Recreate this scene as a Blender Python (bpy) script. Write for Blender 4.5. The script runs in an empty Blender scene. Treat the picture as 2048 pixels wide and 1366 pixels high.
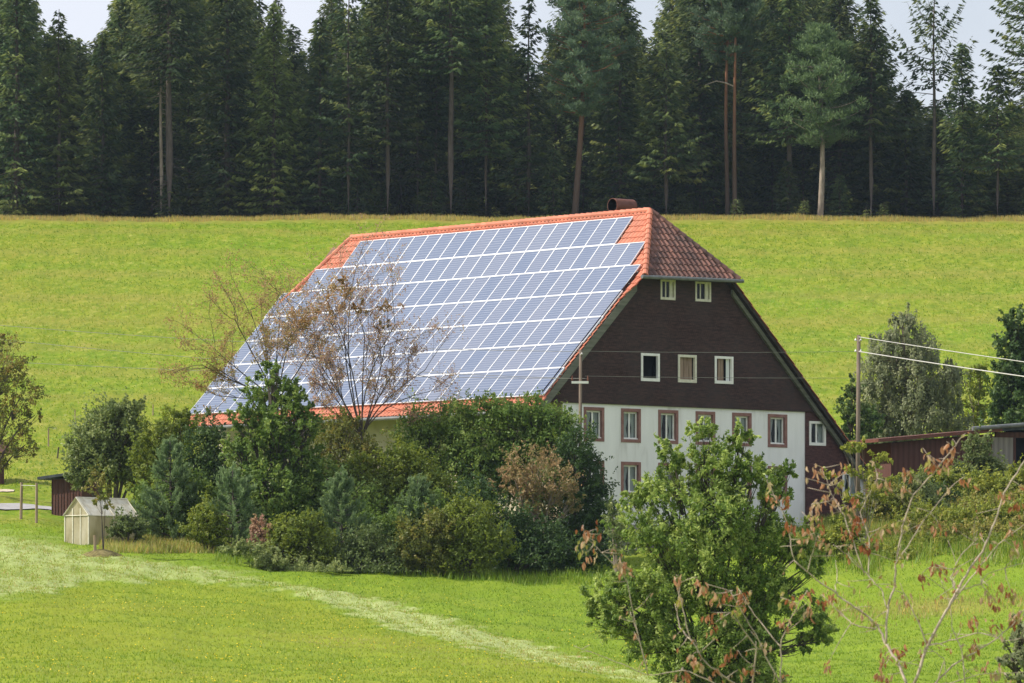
import bpy, math
import numpy as np
from math import radians, sin, cos, pi
from mathutils import Vector
from mathutils.geometry import tessellate_polygon
SC = bpy.context.scene
COL = SC.collection
# ------------------------------------------------------------------ camera
F = 10884.5; YH = 1300.0                      # focal length and horizon in photo pixels (2048 wide)
cam_d = bpy.data.cameras.new('camera'); cam = bpy.data.objects.new('camera', cam_d); COL.objects.link(cam)
cam.location = (0, 0, 0); cam.rotation_euler = (pi/2, 0, 0)
cam_d.sensor_width = 36; cam_d.lens = F/2048*36
cam_d.shift_y = (YH-683)/2048
cam_d.clip_start = 1; cam_d.clip_end = 9000
cam_d.dof.use_dof = True; cam_d.dof.focus_distance = 238; cam_d.dof.aperture_fstop = 13.0
SC.camera = cam
# ------------------------------------------------------------------ light
SUN_EL = radians(43); SUN_DIR = Vector((-0.99, -0.06, 0)).normalized()
sdir = Vector((SUN_DIR.x*cos(SUN_EL), SUN_DIR.y*cos(SUN_EL), sin(SUN_EL)))
sun_d = bpy.data.lights.new('sun', 'SUN'); sun_d.energy = 5.0; sun_d.angle = radians(0.6); sun_d.color = (1.0, 0.93, 0.82)
sun = bpy.data.objects.new('sun', sun_d); COL.objects.link(sun); sun.location = (0, 0, 80)
sun.rotation_euler = (-sdir).to_track_quat('-Z', 'Y').to_euler()
w = bpy.data.worlds.new('World'); SC.world = w; w.use_nodes = True
nt = w.node_tree; nt.nodes.clear()
wo = nt.nodes.new('ShaderNodeOutputWorld'); bg = nt.nodes.new('ShaderNodeBackground')
sky = nt.nodes.new('ShaderNodeTexSky'); sky.sky_type = 'NISHITA'; sky.sun_disc = False
sky.sun_elevation = SUN_EL; sky.sun_rotation = math.atan2(SUN_DIR.x, SUN_DIR.y)
sky.air_density = 1.0; sky.dust_density = 1.5
tc = nt.nodes.new('ShaderNodeTexCoord'); mp = nt.nodes.new('ShaderNodeMapping'); mp.inputs['Scale'].default_value = (1, 1, 2.2)
nz = nt.nodes.new('ShaderNodeTexNoise'); nz.inputs['Scale'].default_value = 7; nz.inputs['Detail'].default_value = 5; nz.inputs['Roughness'].default_value = .5
rp = nt.nodes.new('ShaderNodeValToRGB'); rp.color_ramp.elements[0].position = .30; rp.color_ramp.elements[1].position = .62
rp.color_ramp.elements[0].color = (.55, .55, .55, 1)
mixc = nt.nodes.new('ShaderNodeMix'); mixc.data_type = 'RGBA'
nt.links.new(tc.outputs['Generated'], mp.inputs['Vector']); nt.links.new(mp.outputs[0], nz.inputs['Vector']); nt.links.new(nz.outputs[0], rp.inputs[0])
nt.links.new(rp.outputs[0], mixc.inputs[0]); nt.links.new(sky.outputs[0], mixc.inputs[6]); mixc.inputs[7].default_value = (7.5, 7.9, 8.8, 1)
nt.links.new(mixc.outputs[2], bg.inputs[0]); bg.inputs[1].default_value = 0.095
nt.links.new(bg.outputs[0], wo.inputs[0])
vs = SC.view_settings; vs.view_transform = 'Standard'; vs.look = 'None'; vs.gamma = 1; vs.exposure = 0.25
SC.cycles.max_bounces = 6; SC.cycles.transparent_max_bounces = 8

rng = np.random.default_rng(11)
# ------------------------------------------------------------------ helpers
def W(px, py, d): return np.array([(px-1024)/F*d, d, (YH-py)/F*d])
def nrm(a):
    a = np.asarray(a, float); return a/np.maximum(np.linalg.norm(a, axis=-1, keepdims=True), 1e-9)

class MB:
    """collects geometry that becomes ONE mesh object"""
    def __init__(s): s.v = []; s.f4 = []; s.f3 = []; s.t = []; s.n = 0; s.m4 = []; s.m3 = []
    def add(s, V, Q=None, T=None, tint=0.5, mi=0):
        V = np.asarray(V, float).reshape(-1, 3); s.v.append(V)
        s.t.append(np.broadcast_to(np.asarray(tint, float), (len(V),)).copy())
        if Q is not None and len(Q): Q = np.asarray(Q, int); s.f4.append(Q+s.n); s.m4.append(np.full(len(Q), mi))
        if T is not None and len(T): T = np.asarray(T, int); s.f3.append(T+s.n); s.m3.append(np.full(len(T), mi))
        s.n += len(V)
    def box(s, x0, x1, y0, y1, z0, z1, tint=.5, mi=0):
        V = [(x, y, z) for x in (x0, x1) for y in (y0, y1) for z in (z0, z1)]
        s.add(V, [(0,1,3,2),(4,6,7,5),(0,4,5,1),(2,3,7,6),(0,2,6,4),(1,5,7,3)], tint=tint, mi=mi)
    def hexa(s, P, tint=.5, mi=0):   # 8 points: bottom 4 then top 4
        s.add(P, [(0,3,2,1),(4,5,6,7),(0,1,5,4),(1,2,6,5),(2,3,7,6),(3,0,4,7)], tint=tint, mi=mi)
    def poly(s, P, tint=.5, mi=0):
        P = np.asarray(P, float)
        if len(P) == 4: s.add(P, [(0,1,2,3)], tint=tint, mi=mi)
        else: s.add(P, T=[(0, i, i+1) for i in range(1, len(P)-1)], tint=tint, mi=mi)
    def tube(s, P, R, k=6, tint=.5, mi=0, cap=True):
        P = np.asarray(P, float); R = np.broadcast_to(np.asarray(R, float), (len(P),))
        T = nrm(np.gradient(P, axis=0)); up = np.array([0, 0, 1.]) if abs(T[0, 2]) < .9 else np.array([1., 0, 0])
        A = nrm(np.cross(T, up)); B = np.cross(T, A); an = np.arange(k)*2*pi/k
        V = P[:, None]+R[:, None, None]*(A[:, None]*np.cos(an)[None, :, None]+B[:, None]*np.sin(an)[None, :, None])
        i = np.arange(len(P)-1)[:, None]*k; j = np.arange(k)[None]; j2 = (j+1) % k
        Q = np.stack([i+j, i+j2, i+k+j2, i+k+j], -1).reshape(-1, 4)
        n0 = (len(P)-1)*k
        T3 = [(0, a+1, a) for a in range(1, k-1)]+[(n0, n0+a, n0+a+1) for a in range(1, k-1)] if cap else None
        s.add(V.reshape(-1, 3), Q, T3, tint=tint, mi=mi)
    def leaves(s, C, D, Nn, L, Wd, tint, mi=0, base=False):
        """rhombic leaves: centre C, long axis D, normal Nn, length L, width Wd"""
        C = np.asarray(C); D = nrm(D); S = nrm(np.cross(Nn, D)); L = np.broadcast_to(L, (len(C),))[:, None]; Wd = np.broadcast_to(Wd, (len(C),))[:, None]
        a = C-D*L*.5; b = C+S*Wd*.5-D*L*.05; c = C+D*L*.5; d = C-S*Wd*.5-D*L*.05
        V = np.stack([a, b, c, d], 1).reshape(-1, 3); i = np.arange(len(C))[:, None]*4
        s.add(V, i+np.arange(4)[None], tint=np.repeat(np.broadcast_to(tint, (len(C),)), 4), mi=mi)
    def build(s, name, mats, parent=None, origin=(0, 0, 0), smooth=False, loc=None):
        me = bpy.data.meshes.new(name); V = np.concatenate(s.v)-np.asarray(origin, float)
        me.vertices.add(len(V)); me.vertices.foreach_set('co', V.ravel().astype(np.float32))
        q = np.concatenate(s.f4) if s.f4 else np.zeros((0, 4), int); t = np.concatenate(s.f3) if s.f3 else np.zeros((0, 3), int)
        me.loops.add(q.size+t.size); me.loops.foreach_set('vertex_index', np.concatenate([q.ravel(), t.ravel()]).astype(np.int32))
        me.polygons.add(len(q)+len(t))
        st = np.concatenate([np.arange(len(q))*4, q.size+np.arange(len(t))*3]).astype(np.int32)
        me.polygons.foreach_set('loop_start', st)
        mi = np.concatenate((s.m4 if s.m4 else [])+(s.m3 if s.m3 else [])).astype(np.int32)
        me.polygons.foreach_set('material_index', mi)
        me.update(calc_edges=True); me.validate()
        me.polygons.foreach_set('use_smooth', np.full(len(me.polygons), smooth)); 
        at = me.attributes.new('tint', 'FLOAT', 'POINT'); at.data.foreach_set('value', np.concatenate(s.t).astype(np.float32))
        for m in (mats if isinstance(mats, (list, tuple)) else [mats]): me.materials.append(m)
        o = bpy.data.objects.new(name, me); COL.objects.link(o)
        if parent is not None: o.parent = parent
        if loc is not None: o.location = loc
        return o
def tag(o, label=None, cat=None, group=None, kind=None):
    if label: o['label'] = label
    if cat: o['category'] = cat
    if group: o['group'] = group
    if kind: o['kind'] = kind
    return o
def empty(name, loc, label, cat, group=None, rz=0):
    o = bpy.data.objects.new(name, None); COL.objects.link(o); o.location = [float(c) for c in loc]; o.rotation_euler = (0, 0, rz)
    o.empty_display_size = .3
    return tag(o, label, cat, group)
def copy_tree(o, parent=None):
    c = o.copy(); COL.objects.link(c); c.parent = parent
    for ch in list(o.children): copy_tree(ch, c)
    return c

# ------------------------------------------------------------------ materials
def mat(name, rough=.8, spec=.3):
    m = bpy.data.materials.new(name); m.use_nodes = True; n = m.node_tree
    p = n.nodes['Principled BSDF']; p.inputs['Roughness'].default_value = rough; p.inputs['Specular IOR Level'].default_value = spec
    return m, n, p
def ramp(n, cols, src=None):
    r = n.nodes.new('ShaderNodeValToRGB'); el = r.color_ramp.elements
    while len(el) < len(cols): el.new(.5)
    for i, c in enumerate(cols):
        pos, c = c if len(c) == 2 else (i/(len(cols)-1), c)
        el[i].position = pos; el[i].color = (*c, 1)
    if src is not None: n.links.new(src, r.inputs[0])
    return r
def noise(n, scale, detail=4, rough=.6, stretch=None, coord='Object'):
    t = n.nodes.new('ShaderNodeTexCoord'); x = n.nodes.new('ShaderNodeTexNoise')
    x.inputs['Scale'].default_value = scale; x.inputs['Detail'].default_value = detail; x.inputs['Roughness'].default_value = rough
    src = t.outputs[coord]
    if stretch:
        mp = n.nodes.new('ShaderNodeMapping'); mp.inputs['Scale'].default_value = stretch; n.links.new(src, mp.inputs[0]); src = mp.outputs[0]
    n.links.new(src, x.inputs['Vector']); return x.outputs[0]
def bump(n, p, h, strength=.5, dist=.02):
    b = n.nodes.new('ShaderNodeBump'); b.inputs['Strength'].default_value = strength; b.inputs['Distance'].default_value = dist
    n.links.new(h, b.inputs['Height']); n.links.new(b.outputs[0], p.inputs['Normal']); return b
def mixn(n, fac, a, b, mode='MIX'):
    x = n.nodes.new('ShaderNodeMix'); x.data_type = 'RGBA'; x.blend_type = mode
    for i, s in ((0, fac), (6, a), (7, b)):
        if hasattr(s, 'links'): n.links.new(s, x.inputs[i])
        elif isinstance(s, tuple): x.inputs[i].default_value = (*s, 1)
        else: x.inputs[i].default_value = s
    return x.outputs[2]
def noisy(name, cols, scale=3, rough=.8, spec=.3, stretch=None, bmp=.0, bscale=None, detail=5):
    m, n, p = mat(name, rough, spec); x = noise(n, scale, detail, stretch=stretch); r = ramp(n, cols, x)
    n.links.new(r.outputs[0], p.inputs['Base Color'])
    if bmp: bump(n, p, noise(n, bscale or scale*4, 4, stretch=stretch), .6, bmp)
    return m
def leafmat(name, cols, trans=.4, rough=.55, vary=.04, spec=.35):
    m, n, p = mat(name, rough, spec)
    a = n.nodes.new('ShaderNodeAttribute'); a.attribute_name = 'tint'
    oi = n.nodes.new('ShaderNodeObjectInfo')
    r = ramp(n, cols, a.outputs['Fac'])
    hs = n.nodes.new('ShaderNodeHueSaturation'); n.links.new(r.outputs[0], hs.inputs['Color'])
    mr = n.nodes.new('ShaderNodeMapRange'); mr.inputs[3].default_value = 1-vary; mr.inputs[4].default_value = 1+vary
    n.links.new(oi.outputs['Random'], mr.inputs[0]); n.links.new(mr.outputs[0], hs.inputs['Value'])
    n.links.new(hs.outputs[0], p.inputs['Base Color'])
    if trans:
        tr = n.nodes.new('ShaderNodeBsdfTranslucent'); mx = n.nodes.new('ShaderNodeMixShader'); mx.inputs[0].default_value = trans
        hs2 = n.nodes.new('ShaderNodeHueSaturation'); hs2.inputs['Value'].default_value = 1.25; hs2.inputs['Hue'].default_value = .485; n.links.new(hs.outputs[0], hs2.inputs['Color'])
        n.links.new(hs2.outputs[0], tr.inputs[0]); n.links.new(p.outputs[0], mx.inputs[1]); n.links.new(tr.outputs[0], mx.inputs[2])
        n.links.new(mx.outputs[0], n.nodes['Material Output'].inputs[0])
    return m

M = {}
M['plaster'] = noisy('white_plaster', [(.28, (.56, .55, .51)), (.45, (.76, .755, .73)), (.7, (.84, .835, .81))], .9, .9, .2, stretch=(1.4, 1, .3), bmp=.004, bscale=20)
M['cream'] = noisy('cream_plaster', [(.3, (.50, .44, .32)), (.7, (.66, .60, .46))], 1.5, .9, .2)
M['stone'] = noisy('grey_foundation_stone', [(.3, (.16, .15, .13)), (.7, (.30, .28, .25))], 2.5, .9, .2, bmp=.02)
M['sandstone'] = noisy('red_sandstone', [(.3, (.20, .10, .085)), (.7, (.30, .165, .14))], 4, .9, .2, bmp=.004)
M['white'] = noisy('white_window_paint', [(.3, (.70, .69, .64)), (.7, (.82, .81, .77))], 5, .5, .4)
M['cream_paint'] = noisy('weathered_cream_paint', [(.3, (.52, .49, .38)), (.7, (.70, .67, .56))], 6, .6, .3)
M['bargeboard'] = noisy('grey_green_bargeboard', [(.3, (.10, .105, .08)), (.7, (.19, .19, .15))], 3, .8, .2, stretch=(.3, .3, 3))
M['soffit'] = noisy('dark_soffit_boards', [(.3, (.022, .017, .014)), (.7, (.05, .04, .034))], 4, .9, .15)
M['zinc'] = noisy('zinc_gutter', [(.3, (.10, .11, .11)), (.7, (.18, .19, .19))], 3, .5, .4)
M['rust'] = noisy('rusty_sheet', [(.3, (.10, .035, .022)), (.55, (.15, .055, .036)), (.8, (.10, .04, .03))], 4, .6, .3)
M['black'] = noisy('painted_interior_shade', [(.3, (.008, .008, .01)), (.7, (.014, .014, .016))], 2, .9, .1)  # near-black colour put in for the shade inside openings
M['curtain'] = noisy('net_curtain', [(.35, (.55, .58, .56)), (.6, (.80, .82, .80))], 14, .9, .1, stretch=(1.5, 1.5, .05))
M['oldboard'] = noisy('old_boards', [(.3, (.16, .11, .08)), (.5, (.28, .20, .15)), (.7, (.36, .27, .21))], 9, .9, .1, stretch=(1.5, 1.5, .1))
M['wood_pole'] = noisy('weathered_pole_wood', [(.3, (.10, .075, .055)), (.7, (.24, .19, .15))], 5, .9, .15, stretch=(3, 3, .2), bmp=.006)
M['post'] = noisy('fence_post_wood', [(.3, (.22, .16, .11)), (.7, (.40, .31, .22))], 5, .9, .15, stretch=(3, 3, .3))
M['plastic'] = None
M['felt'] = noisy('roofing_felt', [(.3, (.03, .04, .045)), (.7, (.07, .08, .09))], 4, .8, .2)
M['concrete'] = noisy('concrete', [(.3, (.14, .135, .13)), (.7, (.24, .235, .22))], 3, .9, .2)
M['wire'] = noisy('aluminium_wire', [(.3, (.45, .43, .40)), (.7, (.6, .58, .55))], 2, .5, .5)
M['darkwire'] = noisy('old_wire', [(.3, (.16, .16, .14)), (.7, (.24, .24, .21))], 2, .6, .3)
M['insul'] = noisy('porcelain', [(.3, (.45, .42, .40)), (.7, (.6, .58, .55))], 9, .3, .5)
M['asphalt'] = noisy('pale_asphalt', [(.3, (.30, .29, .29)), (.7, (.40, .39, .39))], 2.2, .95, .15, bmp=.004)
# shingle cladding: rows of small wooden shingles
def shingles(name, c1, c2, c3):
    m, n, p = mat(name, .85, .2)
    t = n.nodes.new('ShaderNodeTexCoord'); sp = n.nodes.new('ShaderNodeSeparateXYZ'); cb = n.nodes.new('ShaderNodeCombineXYZ')
    n.links.new(t.outputs['Object'], sp.inputs[0]); n.links.new(sp.outputs[0], cb.inputs[0]); n.links.new(sp.outputs[2], cb.inputs[1])
    b = n.nodes.new('ShaderNodeTexBrick'); n.links.new(cb.outputs[0], b.inputs['Vector']); b.inputs['Scale'].default_value = 1
    b.inputs['Brick Width'].default_value = .11; b.inputs['Row Height'].default_value = .15; b.inputs['Mortar Size'].default_value = .012
    b.inputs['Color1'].default_value = (*c1, 1); b.inputs['Color2'].default_value = (*c2, 1); b.inputs['Mortar'].default_value = (*[x*.45 for x in c1], 1)
    big = noise(n, .45, 5, .65); r = ramp(n, [(.35, (0, 0, 0)), (.68, (1, 1, 1))], big)
    fine = noise(n, 7, 3, .7, stretch=(.5, 1, 2.4)); r2 = ramp(n, [(.40, (0, 0, 0)), (.75, (1, 1, 1))], fine)
    c = mixn(n, r.outputs[0], b.outputs[0], c3); c = mixn(n, r2.outputs[0], c, tuple(x*1.6 for x in c2))
    n.links.new(c, p.inputs['Base Color']); bump(n, p, b.outputs['Fac'], -.5, .015)
    return m
M['shingle'] = shingles('brown_shingles', (.036, .020, .018), (.050, .027, .024), (.044, .034, .033))
M['shingle_red'] = shingles('reddish_brown_shingles', (.062, .028, .026), (.080, .036, .032), (.05, .028, .027))
def planks(name, a, b, wd=.14, ax=0):
    m, n, p = mat(name, .85, .2)
    t = n.nodes.new('ShaderNodeTexCoord'); wv = n.nodes.new('ShaderNodeTexWave'); wv.bands_direction = 'XY'[ax]; wv.wave_profile = 'SAW'
    wv.inputs['Scale'].default_value = 1/(wd*20)*2*pi/ (2*pi)*6.283/2; wv.inputs['Distortion'].default_value = 0
    n.links.new(t.outputs['Object'], wv.inputs[0])
    r = ramp(n, [(0, tuple(x*.3 for x in a)), (.12, a), (.55, b), (1, a)], wv.outputs['Fac'])
    x = noise(n, 4, 4, stretch=(2, 2, .25)); c = mixn(n, x, r.outputs[0], tuple(v*.7 for v in a))
    n.links.new(c, p.inputs['Base Color']); bump(n, p, wv.outputs['Fac'], .5, .02)
    return m
M['redplank'] = planks('red_brown_planks', (.105, .05, .040), (.155, .078, .062))
M['redplank_y'] = planks('red_brown_shed_planks', (.16, .07, .058), (.24, .12, .10), ax=1)
M['greyplank'] = planks('grey_planks', (.25, .23, .20), (.36, .33, .30))
def tilemat(name, cols, patina, pamount):
    m, n, p = mat(name, .7, .3)
    a = n.nodes.new('ShaderNodeAttribute'); a.attribute_name = 'tint'; r = ramp(n, cols, a.outputs['Fac'])
    x = noise(n, 1.1, 5, .65); r2 = ramp(n, [(.42, (0, 0, 0)), (.66, (pamount,)*3)], x)
    n.links.new(mixn(n, r2.outputs[0], r.outputs[0], patina), p.inputs['Base Color']); bump(n, p, noise(n, 30, 3), .3, .004)
    return m
M['tile'] = tilemat('orange_clay_tiles', [(0, (.46, .145, .085)), (1, (.62, .22, .135))], (.42, .19, .13), .6)
M['oldtile'] = tilemat('weathered_clay_tiles', [(0, (.15, .07, .055)), (1, (.29, .14, .105))], (.085, .06, .055), .9)
# solar cells: cell rows paled by painted-in sky reflection, with pale bus lines behind glass
m, n, p = mat('solar_glass', .24, .6); M['cell'] = m
t = n.nodes.new('ShaderNodeTexCoord'); uvn = n.nodes.new('ShaderNodeAttribute'); uvn.attribute_name = 'tint'
wv = n.nodes.new('ShaderNodeTexWave'); wv.bands_direction = 'Y'; wv.inputs['Scale'].default_value = 1
sp = n.nodes.new('ShaderNodeMath'); sp.operation = 'MULTIPLY'; sp.inputs[1].default_value = 10.0
fr = n.nodes.new('ShaderNodeMath'); fr.operation = 'FRACT'; n.links.new(uvn.outputs['Fac'], sp.inputs[0]); n.links.new(sp.outputs[0], fr.inputs[0])
r = ramp(n, [(0, (.34, .37, .46)), (.12, (.34, .37, .46)), (.2, (.11, .142, .22)), (.9, (.10, .128, .205)), (1, (.29, .32, .39))], fr.outputs[0])
oi = n.nodes.new('ShaderNodeObjectInfo'); geo = n.nodes.new('ShaderNodeNewGeometry')
x = noise(n, 1.3, 3); c = mixn(n, x, r.outputs[0], mixn(n, oi.outputs['Random'], (.175, .19, .255), (.095, .13, .22)))
n.links.new(c, p.inputs['Base Color']); p.inputs['Coat Weight'].default_value = .25; p.inputs['Coat Roughness'].default_value = .15
m, n, p = mat('aluminium_frame', .45, .5); p.inputs['Base Color'].default_value = (.86, .87, .90, 1); p.inputs['Metallic'].default_value = .15; M['alu'] = m
x = noise(n, 3, 3); n.links.new(ramp(n, [(.3, (.60, .61, .65)), (.7, (.72, .73, .76))], x).outputs[0], p.inputs['Base Color'])
# window glass
m, n, p = mat('window_glass', .05, .5); M['glass'] = m
p.inputs['Base Color'].default_value = (.02, .025, .03, 1)
tr = n.nodes.new('ShaderNodeBsdfTransparent'); mx = n.nodes.new('ShaderNodeMixShader'); mx.inputs[0].default_value = .35
tr.inputs[0].default_value = (.85, .9, .88, 1); n.links.new(tr.outputs[0], mx.inputs[1]); n.links.new(p.outputs[0], mx.inputs[2]); n.links.new(mx.outputs[0], n.nodes['Material Output'].inputs[0])
# greenhouse sheet
m, n, p = mat('milky_plastic_sheet', .35, .4); M['plastic'] = m
x = noise(n, 1.6, 5, .6, stretch=(1, 1, .4)); r = ramp(n, [(.3, (.34, .30, .15)), (.5, (.60, .54, .36)), (.7, (.76, .70, .54))], x)
n.links.new(r.outputs[0], p.inputs['Base Color'])
tr = n.nodes.new('ShaderNodeBsdfTranslucent'); n.links.new(r.outputs[0], tr.inputs[0]); mx = n.nodes.new('ShaderNodeMixShader'); mx.inputs[0].default_value = .45
n.links.new(p.outputs[0], mx.inputs[1]); n.links.new(tr.outputs[0], mx.inputs[2]); n.links.new(mx.outputs[0], n.nodes['Material Output'].inputs[0])
M['plastic_roof'] = noisy('pale_plastic_roof', [(.3, (.52, .44, .28)), (.6, (.80, .76, .64))], 2, .5, .3)
# foliage
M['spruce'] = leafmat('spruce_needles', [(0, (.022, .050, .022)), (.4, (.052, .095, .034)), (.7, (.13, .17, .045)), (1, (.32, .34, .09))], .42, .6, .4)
M['spruce_light'] = leafmat('light_spruce_needles', [(0, (.045, .085, .025)), (.5, (.13, .18, .045)), (1, (.33, .37, .11))], .42, .6, .2)
M['pineneedle'] = leafmat('pine_needles', [(0, (.05, .09, .055)), (.6, (.09, .145, .075)), (1, (.17, .22, .10))], .3, .6, .15)
M['bluepine'] = leafmat('blue_green_pine_needles', [(0, (.06, .115, .045)), (.6, (.13, .21, .08)), (1, (.30, .40, .18))], .38, .6, .15)
M['leaf_grey'] = leafmat('grey_green_leaves', [(0, (.07, .11, .03)), (.6, (.17, .225, .065)), (1, (.40, .44, .17))], .42)
M['leaf_dark'] = leafmat('dark_green_leaves', [(0, (.024, .06, .014)), (.6, (.07, .13, .028)), (1, (.20, .27, .07))], .38)
M['leaf_mid'] = leafmat('fresh_green_leaves', [(0, (.06, .125, .018)), (.5, (.155, .245, .042)), (1, (.40, .47, .11))], .45)
M['leaf_yellow'] = leafmat('yellow_green_leaves', [(0, (.09, .14, .016)), (.6, (.21, .26, .03)), (1, (.44, .45, .07))], .42)
M['leaf_ash'] = leafmat('ash_leaves', [(0, (.06, .125, .02)), (.45, (.19, .285, .052)), (1, (.50, .58, .17))], .48)
M['leaf_autumn'] = leafmat('brownish_autumn_leaves', [(0, (.14, .16, .04)), (.4, (.24, .20, .07)), (.7, (.36, .25, .12)), (1, (.48, .35, .19))], .42)
M['leaf_olive'] = leafmat('olive_leaves', [(0, (.08, .11, .02)), (.5, (.18, .20, .035)), (.85, (.32, .25, .06)), (1, (.38, .21, .07))], .42)
M['leaf_gold'] = leafmat('golden_herbs', [(0, (.10, .15, .03)), (.4, (.22, .25, .04)), (.7, (.34, .31, .07)), (1, (.36, .26, .10))], .4)
M['leaf_amber'] = leafmat('amber_leaves', [(0, (.24, .22, .06)), (.4, (.34, .25, .09)), (.7, (.44, .26, .12)), (1, (.34, .36, .10))], .5)
M['leaf_russet'] = leafmat('russet_leaves', [(0, (.30, .19, .12)), (.5, (.46, .29, .20)), (1, (.46, .40, .18))], .5)
M['leaf_rose'] = leafmat('orange_and_rose_leaves', [(0, (.22, .07, .03)), (.3, (.38, .16, .06)), (.5, (.45, .24, .13)), (.68, (.52, .40, .25)), (.8, (.36, .34, .08)), (1, (.20, .26, .05))], .4)
M['leaf_birch'] = leafmat('birch_leaves', [(0, (.14, .17, .09)), (.6, (.26, .29, .15)), (1, (.40, .41, .23))], .45)
M['grass'] = leafmat('grass_blades', [(0, (.09, .17, .010)), (.25, (.14, .25, .014)), (.5, (.21, .29, .022)), (.72, (.34, .36, .09)), (.88, (.42, .32, .13)), (1, (.8, .62, .03))], .4, vary=0)
M['bark'] = noisy('grey_bark', [(.3, (.06, .05, .042)), (.7, (.13, .11, .09))], 6, .9, .1, stretch=(2, 2, .5), bmp=.02)
M['bark_spruce'] = noisy('spruce_bark', [(.3, (.06, .05, .045)), (.7, (.12, .098, .086))], 3, .9, .1, stretch=(2, 2, .6), bmp=.02)
M['bark_pale'] = noisy('pale_bark', [(.3, (.16, .13, .105)), (.55, (.30, .25, .20)), (.75, (.42, .36, .29))], 3, .9, .1, stretch=(2, 2, .5), bmp=.01)
M['bark_twig'] = noisy('silvery_twig_bark', [(.3, (.28, .22, .17)), (.7, (.58, .48, .39))], 12, .7, .2)
# pine bark turns from grey below to orange above: a real property of the species
m, n, p = mat('pine_bark', .9, .1); M['bark_pine'] = m
a = n.nodes.new('ShaderNodeAttribute'); a.attribute_name = 'tint'; r = ramp(n, [(0, (.10, .078, .065)), (.35, (.14, .085, .06)), (.65, (.25, .115, .06)), (1, (.28, .13, .07))], a.outputs['Fac'])
c = mixn(n, noise(n, 4, 5, stretch=(1, 1, .4)), r.outputs[0], mixn(n, .5, r.outputs[0], (.05, .04, .035))); n.links.new(c, p.inputs['Base Color']); bump(n, p, noise(n, 5, 4), .6, .03)

# ------------------------------------------------------------------ terrain
TC = np.array([-800, 0, 500, 1000, 1500, 2048, 2900.])
def zr(d, ys): return [(YH-y)*d/F for y in ys]
TD = [(-60, [-1.9]*7), (0, [-1.75]*7), (40, [-1.9]*7), (80, [-1.45]*7), (100, [-1.2]*7),
 (120, zr(120, [1385, 1385, 1395, 1400, 1400, 1397, 1395])), (150, zr(150, [1310, 1315, 1338, 1362, 1385, 1372, 1370])),
 (180, zr(180, [1215, 1230, 1265, 1300, 1335, 1312, 1300])), (200, zr(200, [1150, 1165, 1205, 1240, 1280, 1245, 1230])),
 (212, zr(212, [1105, 1118, 1155, 1195, 1215, 1185, 1170])), (225, zr(225, [1060, 1070, 1112, 1150, 1135, 1112, 1100])),
 (240, zr(240, [1008, 1016, 1080, 1100, 1080, 1035, 1020])), (252, zr(252, [975, 990, 1055, 1075, 1072, 958, 940])),
 (262, zr(262, [955, 965, 1010, 1045, 1045, 918, 900])), (275, zr(275, [915, 925, 950, 985, 970, 890, 880])),
 (290, zr(290, [860, 860, 880, 900, 890, 850, 850])), (320, zr(320, [745]*7)), (350, zr(350, [645]*7)), (385, zr(385, [530]*7)),
 (408, zr(408, [462]*7)), (421, zr(421, [433]*7)), (430, [34.0]*7), (470, [34.6]*7), (600, [36]*7), (1200, [38]*7), (6000, [30]*7)]
_dg = np.concatenate([np.arange(-60, 701, 1.0), np.arange(720, 6001, 20)])
_ds = np.array([a for a, b in TD]); _zt = np.array([b for a, b in TD])
_fc = np.arange(-1000, 3101, 50.)
_lut = np.array([np.interp(_dg, _ds, _zt[:, k]) for k in range(7)])
def gs(a, sig, axis):
    r = int(sig*3); k = np.exp(-.5*(np.arange(-r, r+1)/sig)**2); k /= k.sum()
    return np.apply_along_axis(lambda v: np.convolve(np.pad(v, r, 'edge'), k, 'valid'), axis, a)
n7 = 761
_l2 = _lut.copy(); _l2[:, :n7] = gs(_lut, 3.5, 1)[:, :n7]
_lf = np.array([np.interp(_fc, TC, _l2[:, j]) for j in range(len(_dg))]).T
_lf = gs(_lf, 3, 0)
def ter(X, Y):
    X = np.asarray(X, float); Y = np.asarray(Y, float); px = 1024+F*X/np.maximum(Y, 40)
    c = np.clip((px+1000)/50, 0, len(_fc)-1.001); r = np.interp(Y, _dg, np.arange(len(_dg))); r = np.clip(r, 0, len(_dg)-1.001)
    i = c.astype(int); j = r.astype(int); a = c-i; b = r-j
    z = (_lf[i, j]*(1-a)+_lf[i+1, j]*a)*(1-b)+(_lf[i, j+1]*(1-a)+_lf[i+1, j+1]*a)*b
    return z+.05*np.sin(1.3*X+.6*Y)*np.sin(.45*Y-.4*X)+.035*np.sin(2.6*X-Y*.7+np.sin(Y*.8))+0.10*np.sin(X*.21+1)*np.sin(Y*.13)+.05*np.sin(X*.7+Y*.35)*np.cos(Y*.5)
def G(px, d, sink=0.0):
    x = (px-1024)/F*d; return np.array([x, d, float(ter(x, d))-sink])
def gpix(px, py, lo=100, hi=419):      # where the sight line of a ground feature meets the terrain
    dd = np.arange(lo, hi, .25); x = (px-1024)/F*dd; y = YH-F*ter(x, dd)/dd
    k = np.argmax(y <= py); return G(px, dd[k])
SW_X = [-400, 0, 112, 168, 336, 448, 560, 617, 785, 953, 1148, 1300, 1500]
SW_T = [1040, 1060, 1075, 1098, 1118, 1133, 1160, 1172, 1206, 1257, 1312, 1350, 1400]
SW_B = [1215, 1195, 1185, 1165, 1162, 1163, 1178, 1197, 1259, 1299, 1338, 1372, 1420]
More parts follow.
